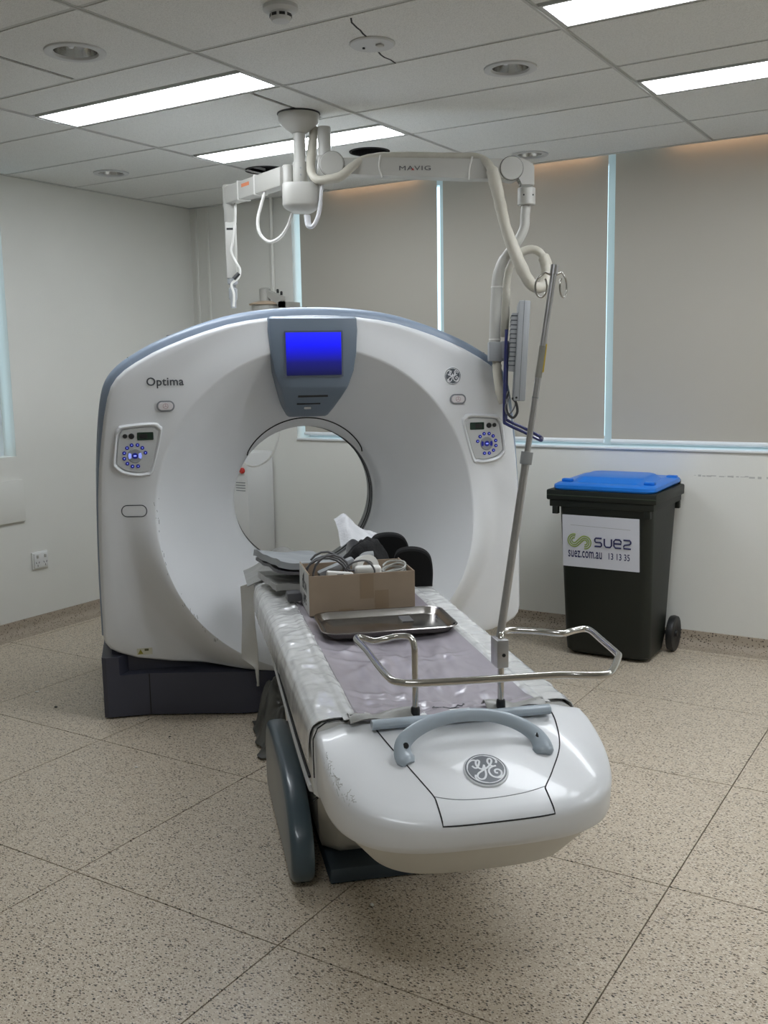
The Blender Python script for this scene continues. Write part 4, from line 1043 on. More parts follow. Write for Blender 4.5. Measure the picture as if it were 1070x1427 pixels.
# cloth-sleeved cable
hose = cr([(0.0669, 0.0300, -0.0554), (0.0563, 0.0100, -0.1430), (0.0500, -0.0300, -0.2436), (0.0762, -0.0600, -0.2958), (0.1277, -0.0700, -0.2984), (0.1818, -0.0650, -0.2861), (0.2332, -0.0500, -0.2442), (0.2844, -0.0200, -0.2084), (0.3777, 0.0000, -0.1919), (0.5291, -0.0000, -0.1928), (0.6933, 0.0000, -0.1970), (0.7954, -0.0100, -0.2021), (0.8446, -0.0600, -0.2497), (0.8721, -0.0700, -0.3348), (0.8925, -0.0600, -0.4167), (0.9195, -0.0500, -0.5183), (0.9544, -0.0550, -0.6134), (0.9928, -0.0600, -0.7026), (1.0333, -0.0500, -0.7656), (1.0755, -0.0300, -0.7806), (1.1096, 0.0000, -0.7499), (1.1157, 0.0200, -0.6905), (1.1006, 0.0300, -0.6380), (1.0723, 0.0400, -0.6076), (1.0343, 0.0500, -0.6026), (0.9881, 0.0500, -0.6243), (0.9513, 0.0450, -0.6725), (0.9343, 0.0400, -0.7534), (0.9272, 0.0350, -0.8672), (0.9201, 0.0300, -0.9979)], 7)
n = len(hose)
def hr(i): 
    f = i / (n - 1); b = 0.020 if f < 0.28 else 0.018 if f < 0.42 else 0.0265 if f < 0.76 else 0.019
    return b * (1 + 0.10 * noise.noise(Vector((i * 0.35, 0, 0))) + 0.06 * math.sin(i * 0.23))
bm = NB(); tube(bm, hose, [hr(i) for i in range(n)], 12); apart('cable_sleeve', bm, M_BEIGE, None, 70)
bm = NB(); tube(bm, cr([(0.1010, -0.0500, -0.3005), (0.0928, -0.0500, -0.3714), (0.0813, -0.0500, -0.4425), (0.0575, -0.0500, -0.4920), (0.0347, -0.0450, -0.4909), (0.0291, -0.0400, -0.4465)], 6), [0.012] * 8 + [0.016] * 14 + [0.02] * 9, 10, flat=0.6); apart('plastic_wrap', bm, M_CLOTH, None, 70)
bm = NB(); tube(bm, cr([(0.8834, 0.0000, -1.1027), (0.8855, -0.0100, -1.1618), (0.8943, -0.0200, -1.2440), (0.9076, -0.0200, -1.3003)], 6), [0.021, 0.022, 0.019, 0.023, 0.02, 0.022, 0.02, 0.021, 0.02, 0.022, 0.019, 0.02, 0.021, 0.02, 0.018, 0.019, 0.018, 0.016, 0.014], 10); apart('lower_sleeve', bm, M_BEIGE, None, 70)
# second arm, reaching back to the left
w2l = Matrix.Rotation(-math.radians(31.756), 4, 'Z')
def wl(x, y, z): return w2l @ (Vector((x, y, z)) - Vector((-2.735, 3.751, ZC)))
P0, P1 = wl(-2.80, 3.73, 2.412), wl(-3.325, 3.958, 2.408)
d_ = (P1 - P0); L_ = d_.length; ang = math.atan2(d_.y, d_.x)
fr = Matrix.Translation(P0) @ Matrix.Rotation(ang, 4, 'Z')
bm = NB(); box(bm, 0, L_, -0.032, 0.032, -0.042, 0.042, 0.006, mtx=fr); lb = apart('rear_arm_beam', bm, M_ARM)
bm = NB(); box(bm, L_ * 0.52, L_ * 0.66, 0.0318, 0.0330, 0.008, 0.024, mtx=fr); apart('orange_sticker', bm, M_ORANGE, lb, 0)
for f in (0.42, 0.72):
    bm = NB(); box(bm, L_ * f, L_ * f + 0.010, -0.035, 0.035, -0.046, 0.046, 0.003, mtx=fr); apart('cable_tie', bm, M_CABLE, lb)
bm = NB(); lathe(bm, [(0.030, 0.055), (0.034, 0.05), (0.034, -0.05), (0.031, -0.055), (0.031, -0.125), (0.027, -0.13), (0, -0.13)], 22, Matrix.Translation(P1)); apart('rear_elbow', bm, M_ARM)
bm = NB(); box(bm, -0.026, 0.026, -0.03, 0.03, -0.40, -0.125, 0.008, mtx=Matrix.Translation(P1)); dr = apart('rear_drop_arm', bm, M_ARM)
bm = NB(); box(bm, -0.016, 0.016, -0.0315, -0.029, -0.165, -0.155, mtx=Matrix.Translation(P1)); apart('black_mark', bm, M_BLACK, dr, 0)
bm = NB(); lathe(bm, [(0.018, -0.39), (0.026, -0.395), (0.026, -0.425), (0.016, -0.43), (0.016, -0.445), (0.022, -0.45), (0.022, -0.50), (0.014, -0.51), (0.014, -0.545)], 16, Matrix.Translation(P1)); apart('end_joint', bm, M_GREYP)
bm = NB(); tube(bm, cr([P1 + Vector(p) for p in ((0.03, -0.04, 0.05), (0.034, -0.045, -0.03), (0.030, -0.045, -0.12), (0.015, -0.045, -0.22), (0.005, -0.045, -0.27), (0.025, -0.045, -0.32), (0.045, -0.04, -0.36), (0.035, -0.04, -0.40), (0.0, -0.04, -0.43), (0.01, -0.04, -0.48), (0.005, -0.035, -0.54))], 5), 0.006, 8); apart('rear_cable', bm, M_CABLE)
bm = NB(); tube(bm, [P1 + Vector(p) for p in ((0.04, -0.04, -0.378), (0.012, -0.042, -0.405))], 0.011, 8); apart('cable_plug', bm, M_BLACK)
# drooping cable from the rear arm to the hub
bm = NB(); tube(bm, cr([(-0.1711, 0.1500, -0.2923), (-0.1958, 0.1400, -0.3677), (-0.2127, 0.1200, -0.4448), (-0.1992, 0.1000, -0.5090), (-0.1549, 0.0800, -0.5445), (-0.1025, 0.0600, -0.5254), (-0.0629, 0.0400, -0.4744), (-0.0397, 0.0200, -0.4176)], 6), 0.0075, 8); apart('drooping_cable', bm, M_CABLE)

# monitor hanging edge-on from the drop tube
MC = Vector((-1.8434, 4.1582, 1.6131))
mon = thing('hanging_monitor', 'grey flat monitor hanging edge-on from the ceiling arm in front of the blinds', 'monitor', MC, math.atan2(MC.y, MC.x) - PI / 2 + 0.03)
tl = Matrix.Rotation(math.radians(3.0), 4, 'Y')
bm = NB(); box(bm, -0.016, 0.036, -0.02, 0.30, -0.22, 0.225, 0.006, mtx=tl); mb = obj('housing', bm, M_GREYP, mon)
bm = NB(); box(bm, 0.008, 0.0095, -0.021, 0.301, -0.221, 0.226, mtx=tl); obj('case_seam', bm, M_TEXT, mb, 0)
bm = NB(); box(bm, -0.044, -0.014, 0.0, 0.24, -0.09, 0.17, 0.004, mtx=tl); bk = obj('back_box', bm, M_GREYP, mon)
for k in range(12):
    bm = NB(); box(bm, -0.0455, -0.018, -0.002, 0.242, 0.155 - k * 0.02, 0.160 - k * 0.02, mtx=tl); obj('cooling_rib', bm, M_TEXT, bk, 0)
bm = NB(); lathe(bm, [(0.005, 0), (0.005, 0.002), (0, 0.002)], 10, tl @ upright(-0.004, -0.02, -0.205)); obj('screw', bm, M_BLACK, mb)
bm = NB(); box(bm, -0.085, -0.044, 0.08, 0.15, -0.03, 0.05, 0.004); obj('mount_plate', bm, M_GREYP, mon)
bm = NB(); tube(bm, cr([(-0.058, 0.02, 0.10), (-0.062, 0.02, 0.0), (-0.066, 0.01, -0.15), (-0.068, 0.0, -0.30), (-0.055, -0.005, -0.325), (0.02, -0.02, -0.36), (0.09, -0.03, -0.395), (0.10, 0.02, -0.395), (0.098, 0.06, -0.388), (0.02, 0.06, -0.345), (-0.05, 0.06, -0.312), (-0.06, 0.06, -0.29), (-0.058, 0.06, -0.15), (-0.055, 0.06, 0.05)], 6), 0.0075, 8); obj('navy_handle', bm, M_NAVY, mon)
bm = NB(); tube(bm, cr([(-0.05, 0.03, -0.18), (-0.06, 0.0, -0.22), (-0.055, -0.01, -0.27), (-0.03, -0.015, -0.295), (-0.01, -0.01, -0.27), (-0.015, 0.0, -0.23), (-0.03, 0.03, -0.21)], 6), 0.006, 8); obj('power_cable', bm, M_BLACK, mon)
bm = NB(); tube(bm, cr([(-0.045, 0.0, -0.20), (-0.065, -0.01, -0.25), (-0.05, -0.012, -0.28), (-0.02, 0.0, -0.24), (-0.015, 0.01, -0.15)], 6), 0.0035, 6); obj('signal_cable', bm, M_CGREY, mon)

# ------------------------------------------------------------------ wheelie bin
bn = thing('wheelie_bin', 'dark green wheelie bin with bright blue lid and white label by the back wall', 'wheelie bin', (-1.70, 5.12, 0))
bm = NB(); R = []
for z, w, y0, y1 in ((0.012, 0.43, -0.155, 0.08), (0.03, 0.455, -0.175, 0.12), (0.10, 0.462, -0.185, 0.16), (0.50, 0.482, -0.215, 0.20), (0.82, 0.50, -0.238, 0.235)):
    R.append([bm.verts.new((x + 0.006, y + (y0 + y1) / 2, z)) for x, y in rrect(w, y1 - y0, 0.05, 5)])
for a, b in zip(R, R[1:]):
    for k in range(len(a)): bm.faces.new((a[k], a[(k + 1) % len(a)], b[(k + 1) % len(a)], b[k]))
bm.faces.new(R[0]); bm.faces.new(R[-1]); obj('body', bm, M_BIN, bn, 40)
bm = NB(); box(bm, -0.300, 0.285, -0.262, 0.262, 0.850, 0.905, 0.008); box(bm, -0.285, 0.270, -0.252, 0.255, 0.815, 0.850, 0.004); rm = obj('rim', bm, M_BIN, bn)
for x, y in ((-0.255, -0.235), (0.235, -0.235), (0.255, 0.225), (-0.25, 0.225)):
    bm = NB(); box(bm, x - 0.016, x + 0.016, y - 0.014, y + 0.014, 0.775, 0.818, 0.003); obj('rim_lug', bm, M_BIN, rm)
bm = NB(); box(bm, -0.296, 0.281, -0.2645, -0.262, 0.875, 0.879); obj('rim_line', bm, mat('bin_edge_light', (60, 70, 56), 0.45), rm, 0)
# lid: shallow tray with a raised centre
bm = NB(); R = []
for z, w, d, r in ((0.906, 0.535, 0.515, 0.05), (0.914, 0.545, 0.525, 0.05), (0.930, 0.540, 0.52, 0.05), (0.938, 0.515, 0.495, 0.05), (0.938, 0.40, 0.34, 0.05), (0.962, 0.35, 0.28, 0.05), (0.966, 0.33, 0.26, 0.05)):
    R.append([bm.verts.new((x, y - (0.0 if w > 0.45 else 0.01), z + (y + 0.26) * 0.02)) for x, y in rrect(w, d, r, 5)])
for a, b in zip(R, R[1:]):
    for k in range(len(a)): bm.faces.new((a[k], a[(k + 1) % len(a)], b[(k + 1) % len(a)], b[k]))
bm.faces.new(R[0]); bm.faces.new(R[-1]); ld = obj('lid', bm, M_LID, bn, 35)
for x, y in ((-0.22, -0.16), (0.22, -0.16), (0.235, 0.19), (-0.1, 0.215)):
    bm = NB(); box(bm, x - 0.028, x + 0.028, y - 0.02, y + 0.02, 0.938, 0.956, 0.007); obj('lid_lug', bm, M_LID, ld)
bm = NB(); tube(bm, [(-0.26, 0.262, 0.915), (0.26, 0.262, 0.915)], 0.014, 10); obj('hinge_bar', bm, M_BIN, bn)
for s in (-1, 1):
    bm = NB(); lathe(bm, [(0.075, -0.02), (0.094, -0.017), (0.098, 0), (0.094, 0.017), (0.075, 0.02), (0.05, 0.012), (0.018, 0.012), (0.016, 0.024), (0, 0.024)], 28, Matrix.Translation((s * 0.268 + 0.004, 0.155, 0.098)) @ Matrix.Rotation(s * PI / 2, 4, 'Y')); obj('wheel', bm, M_BLACK, bn)
bm = NB(); tube(bm, [(-0.255, 0.155, 0.098), (0.262, 0.155, 0.098)], 0.011, 10); obj('axle', bm, M_BLACK, bn)
# label
ty = math.atan2(0.238 - 0.205, 0.72)
def lab_m(x, z): 
    return Matrix.Translation((x, -0.2155 - (z - 0.5) * 0.072, z)) @ Matrix.Rotation(PI / 2 + 0.0718, 4, 'X')
LM = lab_m(-0.012, 0.634)
bm = NB(); prism(bm, rrect(0.412, 0.278, 0.002, 2), 0.0005, 0.003, LM); lb = obj('label_board', bm, M_SIGN, bn, 0)
bm = NB(); prism(bm, [(-0.16, 0.087), (0.16, 0.080), (0.16, 0.078), (-0.16, 0.085)], 0.003, 0.0033, LM); obj('label_crease', bm, M_GREYP, lb, 0)
def ltext(s, x, y, w, h, m, bold=0.0, name='lettering'):
    bm, tw = text_bm(s, 0.05, 0.0003, bold, None, 1.03)
    zs = [v.co.y for v in bm.verts]; th = max(zs) - min(zs); y0 = min(zs)
    bmesh.ops.transform(bm, matrix=LM @ Matrix.Translation((x, y, 0.0034)) @ Matrix.Diagonal((w / tw, h / th, 1, 1)) @ Matrix.Translation((0, -y0, 0)), verts=bm.verts[:])
    return obj(name, bm, m, lb, 0)
ltext('suez.com.au', -0.176, -0.088, 0.184, 0.038, M_NAVYT, 0.0006)
ltext('13 13 35', 0.044, -0.085, 0.112, 0.035, M_NAVYT, 0.0006)
# the word itself is drawn as strokes: squared s u e z
bm = NB()
def st2(pts, r=0.0042):
    tube(bm, [LM @ Vector((x, y, 0.0036)) for x, y in pts], r, 6)
X0, H_, W_ = -0.030, 0.044, 0.038
yb_ = -0.020
st2([(X0 + W_, yb_ + H_), (X0 + 0.006, yb_ + H_), (X0 + 0.001, yb_ + H_ * 0.86), (X0 + 0.001, yb_ + H_ * 0.64), (X0 + 0.006, yb_ + H_ * 0.5), (X0 + W_ - 0.006, yb_ + H_ * 0.5), (X0 + W_ - 0.001, yb_ + H_ * 0.36), (X0 + W_ - 0.001, yb_ + H_ * 0.14), (X0 + W_ - 0.006, yb_), (X0, yb_)])
X0 = 0.022
st2([(X0, yb_ + H_), (X0, yb_ + 0.010), (X0 + 0.008, yb_), (X0 + W_ - 0.008, yb_), (X0 + W_, yb_ + 0.010), (X0 + W_, yb_ + H_)])
X0 = 0.073
st2([(X0, yb_ + H_ * 0.5), (X0 + W_, yb_ + H_ * 0.5), (X0 + W_, yb_ + H_ * 0.8), (X0 + W_ - 0.008, yb_ + H_), (X0 + 0.008, yb_ + H_), (X0, yb_ + H_ * 0.8), (X0, yb_ + H_ * 0.2), (X0 + 0.008, yb_), (X0 + W_, yb_)])
X0 = 0.124
st2([(X0, yb_ + H_), (X0 + W_ - 0.006, yb_ + H_), (X0 + W_ - 0.001, yb_ + H_ * 0.86), (X0 + W_ - 0.001, yb_ + H_ * 0.64), (X0 + W_ - 0.006, yb_ + H_ * 0.52), (X0 + 0.006, yb_ + H_ * 0.42), (X0 + 0.001, yb_ + H_ * 0.3), (X0 + 0.001, yb_), (X0 + W_, yb_)])
obj('lettering', bm, M_NAVYT, lb, 0)
bm = NB()
for k, r in enumerate((0.034, 0.024, 0.013)):
    # left open loop, diagonal, right open loop: point-symmetric swirl
    cL, cR = (-0.142, 0.004), (-0.084, -0.004)
    left = [(cL[0] + r * math.cos(math.radians(a)), cL[1] + r * math.sin(math.radians(a))) for a in range(75, 311, 15)]
    r2_ = 0.047 - r
    right = [(cR[0] + r2_ * math.cos(math.radians(a)), cR[1] + r2_ * math.sin(math.radians(a))) for a in range(130, -106, -15)]
    P = left + right
    tube(bm, [LM @ Vector((x, y, 0.0036)) for x, y in P], 0.0032, 6)
obj('swirl_logo', bm, M_GREENT, lb, 0)

# ------------------------------------------------------------------ things on the table
def tthing(name, label, cat, a, b, z, rz=0.0, group=None):
    return thing(name, label, cat, tabw(a, b, z), TR + rz, group)
# chrome wire frame
wf = tthing('chrome_wire_frame', 'bent chrome wire frame standing on two rods at the table end', 'wire frame', 0.018, 2.1, 0.648)
def wfp(a, b, z): return (a - 0.03, -(b - 2.1), z - 0.648)
zf = 0.857
loop = cr([wfp(-0.080, 2.100, 0.656), wfp(-0.080, 2.100, 0.70), wfp(-0.080, 2.100, 0.80), wfp(-0.081, 2.098, 0.845), wfp(-0.090, 2.085, zf + 0.006), wfp(-0.118, 2.068, zf + 0.005), wfp(-0.150, 2.066, zf), wfp(-0.176, 2.055, zf - 0.006), wfp(-0.200, 2.030, zf - 0.003), wfp(-0.216, 2.03, zf), wfp(-0.222, 2.06, zf), wfp(-0.216, 2.16, zf), wfp(-0.214, 2.30, zf), wfp(-0.208, 2.395, zf), wfp(-0.190, 2.425, zf), wfp(-0.15, 2.44, zf), wfp(0.0, 2.452, zf), wfp(0.16, 2.462, zf), wfp(0.22, 2.480, zf), wfp(0.265, 2.488, zf), wfp(0.292, 2.470, zf), wfp(0.355, 2.37, zf), wfp(0.366, 2.335, zf), wfp(0.380, 2.22, zf), wfp(0.390, 2.130, zf), wfp(0.380, 2.108, zf), wfp(0.345, 2.118, zf), wfp(0.305, 2.135, zf), wfp(0.25, 2.095, zf), wfp(0.20, 2.07, zf), wfp(0.168, 2.075, zf), wfp(0.154, 2.096, zf - 0.012), wfp(0.152, 2.100, 0.80), wfp(0.152, 2.100, 0.70), wfp(0.152, 2.100, 0.656)], 6)
bm = NB(); tube(bm, loop, 0.0085, 12); obj('bent_wire', bm, M_CHROME, wf, 80)
for a in (-0.08, 0.152):
    bm = NB(); lathe(bm, [(0.012, 0), (0.012, 0.028), (0.0105, 0.032), (0.0085, 0.034)], 16, Matrix.Translation(wfp(a, 2.1, 0.648))); obj('rubber_foot', bm, M_BLACK, wf)
# drip pole
dp = tthing('drip_pole', 'tall thin steel drip pole with two hook rings clamped to the wire frame', 'drip pole', 0.140, 2.1, 0.775)
top = Vector((0.152, 0.03, 1.794 - 0.775)); b0 = Vector((-0.002, 0.022, 0.02))
def pl(f): return b0 + (top - b0) * f
bm = NB(); tube(bm, [pl(0), pl(0.52)], 0.0105, 14); obj('lower_tube', bm, M_STEEL, dp)
bm = NB(); tube(bm, [pl(0.50), pl(1.0)], 0.0078, 14); ut = obj('upper_tube', bm, M_STEEL, dp)
bm = NB(); tube(bm, [pl(0.985), pl(1.008)], 0.010, 14); obj('tip_cap', bm, M_STEEL, ut)
bm = NB(); tube(bm, [pl(0.503), pl(0.535)], 0.0155, 14); obj('height_collar', bm, M_GREYP, dp)
bm = NB(); tube(bm, [pl(0.725), pl(0.805)], 0.0088, 14); obj('paper_label', bm, mat('label_grey', (150, 150, 142), 0.6), ut)
bm = NB(); box(bm, 0.0035, 0.0096, -0.006, 0.004, -0.036, 0.036, mtx=Matrix.Translation(pl(0.775)) @ Matrix.Rotation(0.13, 4, 'Y')); obj('yellow_sticker', bm, M_YEL, ut, 0)
bm = NB(); tube(bm, [pl(0.672), pl(0.676)], 0.0092, 12); obj('stop_ring', bm, M_GREYP, ut)
for s in (-1, 1):
    c = pl(0.965) + Vector((s * 0.030, 0, -0.012))
    bm = NB(); tube(bm, [pl(0.98), pl(0.985) + Vector((s * 0.022, 0, 0.004))] + [c + Vector((0.017 * math.sin(t) * (1 if s > 0 else -1) * 0.75, 0.016 * math.sin(t) * 0.5, 0.026 * math.cos(t))) for t in [0.3 + 0.33 * k for k in range(17)]], 0.0028, 8); obj('hook_ring', bm, M_CHROME, ut, 80)
bm = NB(); box(bm, -0.016, 0.016, -0.018, 0.036, -0.005, 0.070, 0.003); cb = obj('clamp', bm, M_STEEL, dp)
bm = NB(); lathe(bm, [(0.005, 0), (0.005, 0.002), (0, 0.002)], 10, upright(0.002, -0.018, 0.03)); obj('clamp_screw', bm, M_BLACK, cb)

# stainless tray
tr = tthing('steel_tray', 'shallow rectangular stainless steel tray with rolled rim in front of the cardboard box', 'tray', 0.018, 1.20, 0.6555, math.radians(-1))
bm = NB(); R = []
for z, w, d, r in ((0.004, 0.385, 0.225, 0.03), (0.0, 0.41, 0.25, 0.035), (0.003, 0.425, 0.265, 0.04), (0.022, 0.45, 0.288, 0.05), (0.0245, 0.468, 0.306, 0.056), (0.0225, 0.473, 0.311, 0.058), (0.0205, 0.471, 0.309, 0.058), (0.021, 0.455, 0.293, 0.052), (0.001, 0.427, 0.267, 0.04), (-0.002, 0.41, 0.25, 0.035), (-0.002, 0.385, 0.225, 0.03)):
    R.append([bm.verts.new((x, y, z + 0.003)) for x, y in rrect(w, d, r, 6)])
for a, b in zip(R, R[1:]):
    for k in range(len(a)): bm.faces.new((a[k], a[(k + 1) % len(a)], b[(k + 1) % len(a)], b[k]))
bm.faces.new(R[0]); bm.faces.new(R[-1]); obj('tray_pan', bm, M_TRAY, tr, 50)
bm = NB(); box(bm, 0.07, 0.11, 0.02, 0.10, 0.0072, 0.009); obj('dark_sticker', bm, M_CGREY, tr, 0)

# cardboard box
cbx = tthing('cardboard_box', 'open brown cardboard box with tape patches full of cables on the table', 'cardboard box', -0.018, 0.855, 0.6545)
w2, d2, h2, t2 = 0.198, 0.135, 0.150, 0.004
for nm, (x0, x1, y0, y1, z0, z1) in (('front_wall', (-w2, w2, -d2, -d2 + t2, 0, h2)), ('back_wall', (-w2, w2, d2 - t2, d2, 0, h2 - 0.004)), ('right_wall', (w2 - t2, w2, -d2 + t2, d2 - t2, 0, h2)), ('bottom', (-w2, w2, -d2, d2, 0.0, 0.004))):
    bm = NB(); box(bm, x0, x1, y0, y1, z0, z1, 0.001); obj(nm, bm, M_CARD, cbx, 0)
bm = NB(); box(bm, -w2, -w2 + t2, -d2 + t2, d2 - t2, 0, h2 + 0.006, 0.001); lw = obj('left_wall', bm, M_CARD, cbx, 0)
bm = NB(); box(bm, -w2 - 0.0008, -w2, -d2 + 0.004, d2 - 0.004, 0.002, h2 + 0.004); obj('printed_face', bm, M_PRINT, lw, 0)
for s_, z_, y_ in (('SSON', 0.075, 0.05), ('APE', 0.025, 0.03)):
    bm, tw = text_bm(s_, 0.05, 0.0003, 0.0012, None, 1.0)
    bmesh.ops.transform(bm, matrix=Matrix.Translation((-w2 - 0.0010, y_, z_)) @ Matrix.Rotation(-PI / 2, 4, 'Z') @ Matrix.Rotation(PI / 2, 4, 'X'), verts=bm.verts[:]); obj('lettering', bm, M_BLACK, lw, 0)
for (x0, x1, z0, z1) in ((-0.010, 0.042, 0.055, 0.148), (0.045, 0.098, 0.004, 0.085), (-0.09, -0.035, 0.0, 0.022)):
    bm = NB(); box(bm, x0, x1, -d2 - 0.0006, -d2, z0, z1); obj('tape_patch', bm, M_TAPE, cbx, 0)
# things inside the box
def inside(name, label, cat, x, y, z, rz=0.0, group='odds and ends in the cardboard box'):
    return tthing(name, label, cat, -0.018 + x, 0.855 - y, 0.6545 + z, rz, group)
t = inside('cable_coil', 'coil of dark grey cable rising over the left end of the box', 'cable', -0.11, 0.0, 0.03)
bm = NB()
pts = []
for k in range(60):
    a = k * 0.36; r = 0.078 + 0.008 * math.sin(k * 0.5)
    pts.append((r * math.cos(a) * 1.0 + 0.012 * math.sin(k * 0.21), -0.05 + 0.0018 * k, 0.092 + r * math.sin(a) * (0.95 + 0.12 * math.sin(k * 0.13))))
tube(bm, pts, 0.0045, 8); obj('cable', bm, M_CGREY, t, 80)
t = inside('probe_plug', 'white plastic plug with a socket at the left inside the box', 'plug', -0.08, -0.106, 0.130, 0.05)
bm = NB(); box(bm, -0.05, 0.05, -0.014, 0.014, 0, 0.026, 0.006, mtx=Matrix.Rotation(0.12, 4, 'Y')); obj('plug_body', bm, M_CABLE, t)
bm = NB(); box(bm, -0.012, 0.012, -0.016, -0.012, 0.006, 0.02); obj('plug_socket', bm, M_TEXT, t, 0)
t = inside('handset', 'grey handset wedged diagonally in the box', 'handset', -0.055, 0.095, 0.118, 0.05)
bm = NB(); box(bm, -0.075, 0.075, -0.022, 0.022, 0, 0.028, 0.008, mtx=Matrix.Rotation(-0.35, 4, 'Y')); obj('handset_body', bm, M_GREYP, t)
t = inside('tape_roll', 'white roll standing up in the middle of the box', 'roll', 0.045, 0.035, 0.140, 0.2)
bm = NB(); lathe(bm, [(0.022, -0.028), (0.045, -0.028), (0.045, 0.028), (0.022, 0.028), (0.022, -0.028)], 26, Matrix.Rotation(PI / 2 - 0.25, 4, 'X'), cap=False); obj('roll_body', bm, M_CABLE, t, 40)
t = inside('white_adapter', 'white rounded adapter beside the roll in the box', 'adapter', 0.035, -0.065, 0.128, -0.1)
bm = NB(); box(bm, -0.05, 0.05, -0.024, 0.024, 0, 0.036, 0.012, 3); obj('adapter_body', bm, M_CABLE, t)
bm = NB(); tube(bm, cr([(-0.05, 0, 0.018), (-0.08, -0.015, 0.03), (-0.06, -0.03, 0.055), (-0.01, -0.035, 0.062), (0.02, -0.035, 0.03), (0.02, -0.03, 0.0)], 6), 0.0035, 8); obj('adapter_cable', bm, M_CGREY, t)
t = inside('plastic_tubing', 'loops of clear plastic tubing at the right end of the box', 'tubing', 0.145, -0.02, 0.115)
bm = NB(); pts = [(0.044 * math.cos(k * 0.4) , 0.06 * math.sin(k * 0.4) * (0.8 + 0.2 * math.sin(k)), 0.0007 * k + 0.012 * math.sin(k * 0.4 + 1)) for k in range(55)]
tube(bm, pts, 0.004, 8); obj('tube_loop', bm, M_PLAST, t, 80)

# black foam pads and strap fabric behind the box
t = tthing('black_foam_pad', 'black rounded foam pad standing furthest right behind the box', 'foam pad', 0.262, 0.625, 0.664, -0.2, 'black foam pads behind the box')
bm = NB(); prism(bm, [(p.x, p.y) for p in cr([(-0.075, 0, 0), (-0.08, 0.09, 0), (-0.066, 0.145, 0), (-0.02, 0.162, 0), (0.035, 0.155, 0), (0.07, 0.125, 0), (0.08, 0.07, 0), (0.078, 0, 0)], 6)], -0.022, 0.022, Matrix.Rotation(PI / 2 + 0.12, 4, 'X'), 0.007); obj('pad', bm, M_BFOAM, t)
t = tthing('black_foam_pad', 'black rounded foam pad just left of the outermost pad behind the box', 'foam pad', 0.190, 0.50, 0.664, -0.1, 'black foam pads behind the box')
bm = NB(); prism(bm, [(p.x, p.y) for p in cr([(-0.078, 0, 0), (-0.082, 0.13, 0), (-0.068, 0.188, 0), (-0.02, 0.205, 0), (0.04, 0.198, 0), (0.074, 0.165, 0), (0.082, 0.10, 0), (0.08, 0, 0)], 6)], -0.022, 0.022, Matrix.Rotation(PI / 2 + 0.10, 4, 'X'), 0.007); obj('pad', bm, M_BFOAM, t)
t = tthing('black_strap_bundle', 'crumpled black fabric strap bundle with grey patches behind the box', 'strap bundle', 0.064, 0.615, 0.657)
bm = NB()
def heap(w, d, h, sd, amp=0.22):
    def fn(i, j):
        a = i * 2 * PI; q = j
        rr = math.sin(PI * 0.5 * q) ** 0.75
        p = Vector((math.cos(a) * rr, math.sin(a) * rr, math.cos(PI * 0.5 * q)))
        nz = 1 + amp * noise.noise(p * 1.6 + Vector((sd, 0, 0))) + amp * 0.3 * noise.noise(p * 5.0 + Vector((0, sd, 0)))
        return (p.x * w * nz, p.y * d * nz, max(0, p.z * h * nz))
    return fn
grid(bm, 48, 18, heap(0.118, 0.075, 0.20, 3.1, 0.16)); bmesh.ops.remove_doubles(bm, verts=bm.verts[:], dist=0.0005); fb = obj('fabric', bm, M_BFAB, t, 60)
bm = NB(); tube(bm, cr([(-0.034, -0.088, 0.07), (-0.034, -0.086, 0.115), (-0.030, -0.080, 0.142), (-0.012, -0.074, 0.156), (0.022, -0.070, 0.158)], 6), 0.014, 8, flat=0.35, up=(0, 1, 0)); obj('grey_patch', bm, M_GREYP, fb)
bm = NB(); tube(bm, cr([(0.050, -0.085, 0.09), (0.058, -0.082, 0.115), (0.072, -0.074, 0.122)], 5), 0.010, 8, flat=0.4, up=(0, 1, 0)); obj('grey_patch', bm, M_GREYP, fb)
# white cloth over a pale cushion
t = tthing('white_pillow', 'white pillow cover draped at the back of the table behind the black straps', 'pillow', 0.11, 0.37, 0.658)
bm = NB()
def sheet(i, j):
    x = -0.12 + 0.25 * i; y = 0.07 - 0.17 * j
    z = 0.235 - 0.085 * i ** 1.3 + 0.045 * math.exp(-((i - 0.18) / 0.16) ** 2) - 0.10 * j * j * (0.35 + 0.6 * (1 - i)) + 0.012 * noise.noise(Vector((i * 5, j * 4, 1)))
    return (x, y, z)
grid(bm, 24, 18, sheet); thicken(bm, 0.004); obj('cover', bm, M_CLOTH, t, 70)
bm = NB(); grid(bm, 30, 12, heap(0.105, 0.05, 0.185, 8.0)); bmesh.ops.remove_doubles(bm, verts=bm.verts[:], dist=0.0005); obj('filling', bm, M_CLOTH, t, 70)
# folded grey sheets at the left rear of the table
for k, (lab, dz, da, dcol) in enumerate((('folded grey vinyl sheet at the bottom of the stack beside the box', 0.0, 0.0, M_GSHEET), ('dark edged flat board in the middle of the grey stack beside the box', 0.040, 0.06, M_CGREY), ('folded pale grey cloth on top of the stack beside the box', 0.075, 0.12, mat('grey_cloth', (150, 154, 156), 0.7, var=0.1)))):
    t = tthing('folded_sheet', lab, 'folded sheet', -0.205, 0.51, 0.674 + dz, 0.15 + da, 'folded sheets stacked beside the box')
    bm = NB()
    def fs(i, j):
        x = -0.125 + 0.25 * i; y = -0.15 + 0.30 * j
        return (x, y, 0.030 + 0.008 * noise.noise(Vector((i * 3 + k, j * 4, k))) + 0.030 * (1 - i) ** 2 * (1 if k else 0.3))
    grid(bm, 16, 18, fs); thicken(bm, 0.012 if k == 1 else 0.026); obj('sheet', bm, dcol, t, 70)
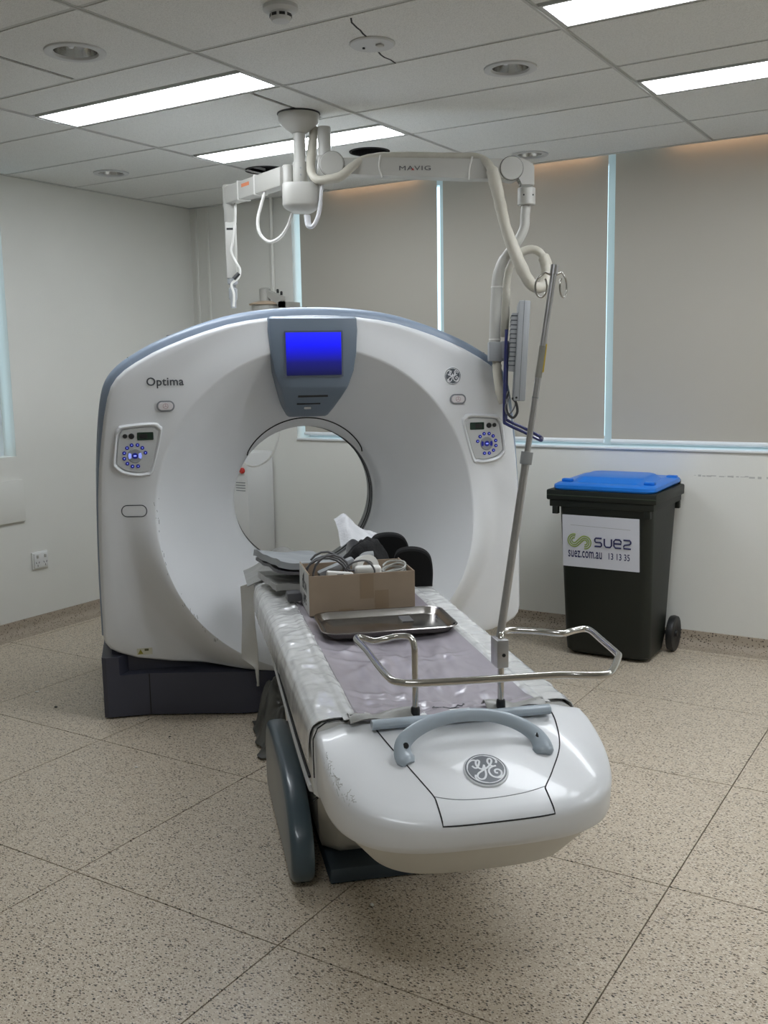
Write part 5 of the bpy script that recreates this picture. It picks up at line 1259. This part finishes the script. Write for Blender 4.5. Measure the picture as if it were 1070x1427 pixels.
tag(obj('dark_cushion_corner', box(NB(), -0.028, 0.028, -0.03, 0.03, 0, 0.036, 0.008, mtx=Matrix.Translation(tabw(-0.248, 0.77, 0.668)) @ Matrix.Rotation(TR, 4, 'Z')), M_CGREY), 'small dark grey pad peeking out left of the cardboard box', 'pad')

# grey vinyl flap curling off the rear of the table and the long strip hanging from it
t = tthing('vinyl_flap', 'grey vinyl sheet curling over the rear table edge with a long torn strip hanging down', 'vinyl sheet', -0.30, 0.27, 0.662)
bm = NB()
def ff(i, j):
    a = -0.095 + 0.28 * i; y = 0.17 - 0.24 * j
    z = 0.012 + 0.09 * math.exp(-((i - 0.62) / 0.33) ** 2) * (1 - 0.75 * j) - 0.055 * max(0, 0.45 - i) * 2 * (0.3 + 0.4 * j) + 0.006 * noise.noise(Vector((i * 4, j * 4, 5)))
    return (a, y, z)
grid(bm, 22, 14, ff); thicken(bm, 0.003); obj('curled_sheet', bm, M_GSHEET, t, 70)
bm = NB()
def hs(i, j):
    k = 1.0 if j < 0.70 else max(0.10, 1 - (j - 0.70) / 0.13)
    f = 1 - (1 - i) * k
    return (-0.118 + 0.052 * f + 0.006 * math.sin(j * 7 + i * 3) * (0.3 + j), 0.045 - 0.10 * f + 0.010 * math.sin(j * 5), -0.005 - 0.46 * j - 0.04 * (1 - f))
grid(bm, 8, 30, hs); thicken(bm, 0.003); obj('hanging_strip', bm, M_TSIDE, t, 70)
# crumpled grey sheet on the floor under the table
t = tthing('crumpled_sheet', 'crumpled dark grey plastic sheet on the floor between the scanner base and table bumper', 'plastic sheet', -0.22, 0.42, 0.0)
bm = NB()
def cs(i, j):
    x = -0.17 + 0.34 * i; y = -0.27 + 0.44 * j
    e = min(i, 1 - i) * 2; e2 = min(j, 1 - j) * 2
    h = 0.20 * (sstep(e * 2.2) * sstep(e2 * 2.0)) * (0.75 + 0.5 * j) + 0.012
    h *= 1 + 0.35 * noise.noise(Vector((i * 5, j * 5, 2))) + 0.18 * noise.noise(Vector((i * 12, j * 11, 4)))
    return (x + 0.02 * noise.noise(Vector((j * 6, i * 3, 9))), y, max(0.004, h))
grid(bm, 30, 34, cs); thicken(bm, 0.002); obj('plastic', bm, mat('grey_plastic_sheet', (86, 86, 82), 0.3, var=0.25, vscale=7, bump=0.4, bscale=20), t, 70)

# small debris on the floor
for k, (x, y, r, m, lab) in enumerate(((-3.672, 2.983, 0.009, M_BLACK, 'tiny black scrap on the floor left of the scanner base'), (-3.935, 3.087, 0.010, M_CABLE, 'tiny white scrap on the floor near the left wall'), (-2.934, 2.967, 0.006, M_BLACK, 'tiny dark crumb on the floor in front of the scanner base'), (-2.815, 2.654, 0.008, M_CABLE, 'tiny white crumb on the floor between scanner base and bumper'), (-1.464, 2.262, 0.009, M_CABLE, 'tiny white crumb on the floor in the shadow of the table nose'))):
    bm = NB(); bmesh.ops.create_icosphere(bm, subdivisions=1, radius=r)
    for v in bm.verts: v.co = Vector((v.co.x * random.uniform(0.7, 1.3), v.co.y * random.uniform(0.6, 1.2), v.co.z * 0.4 + r * 0.38))
    o = obj('floor_scrap', bm, m, None, 0, (x, y, 0)); tag(o, lab, 'scrap', 'scraps on the floor')
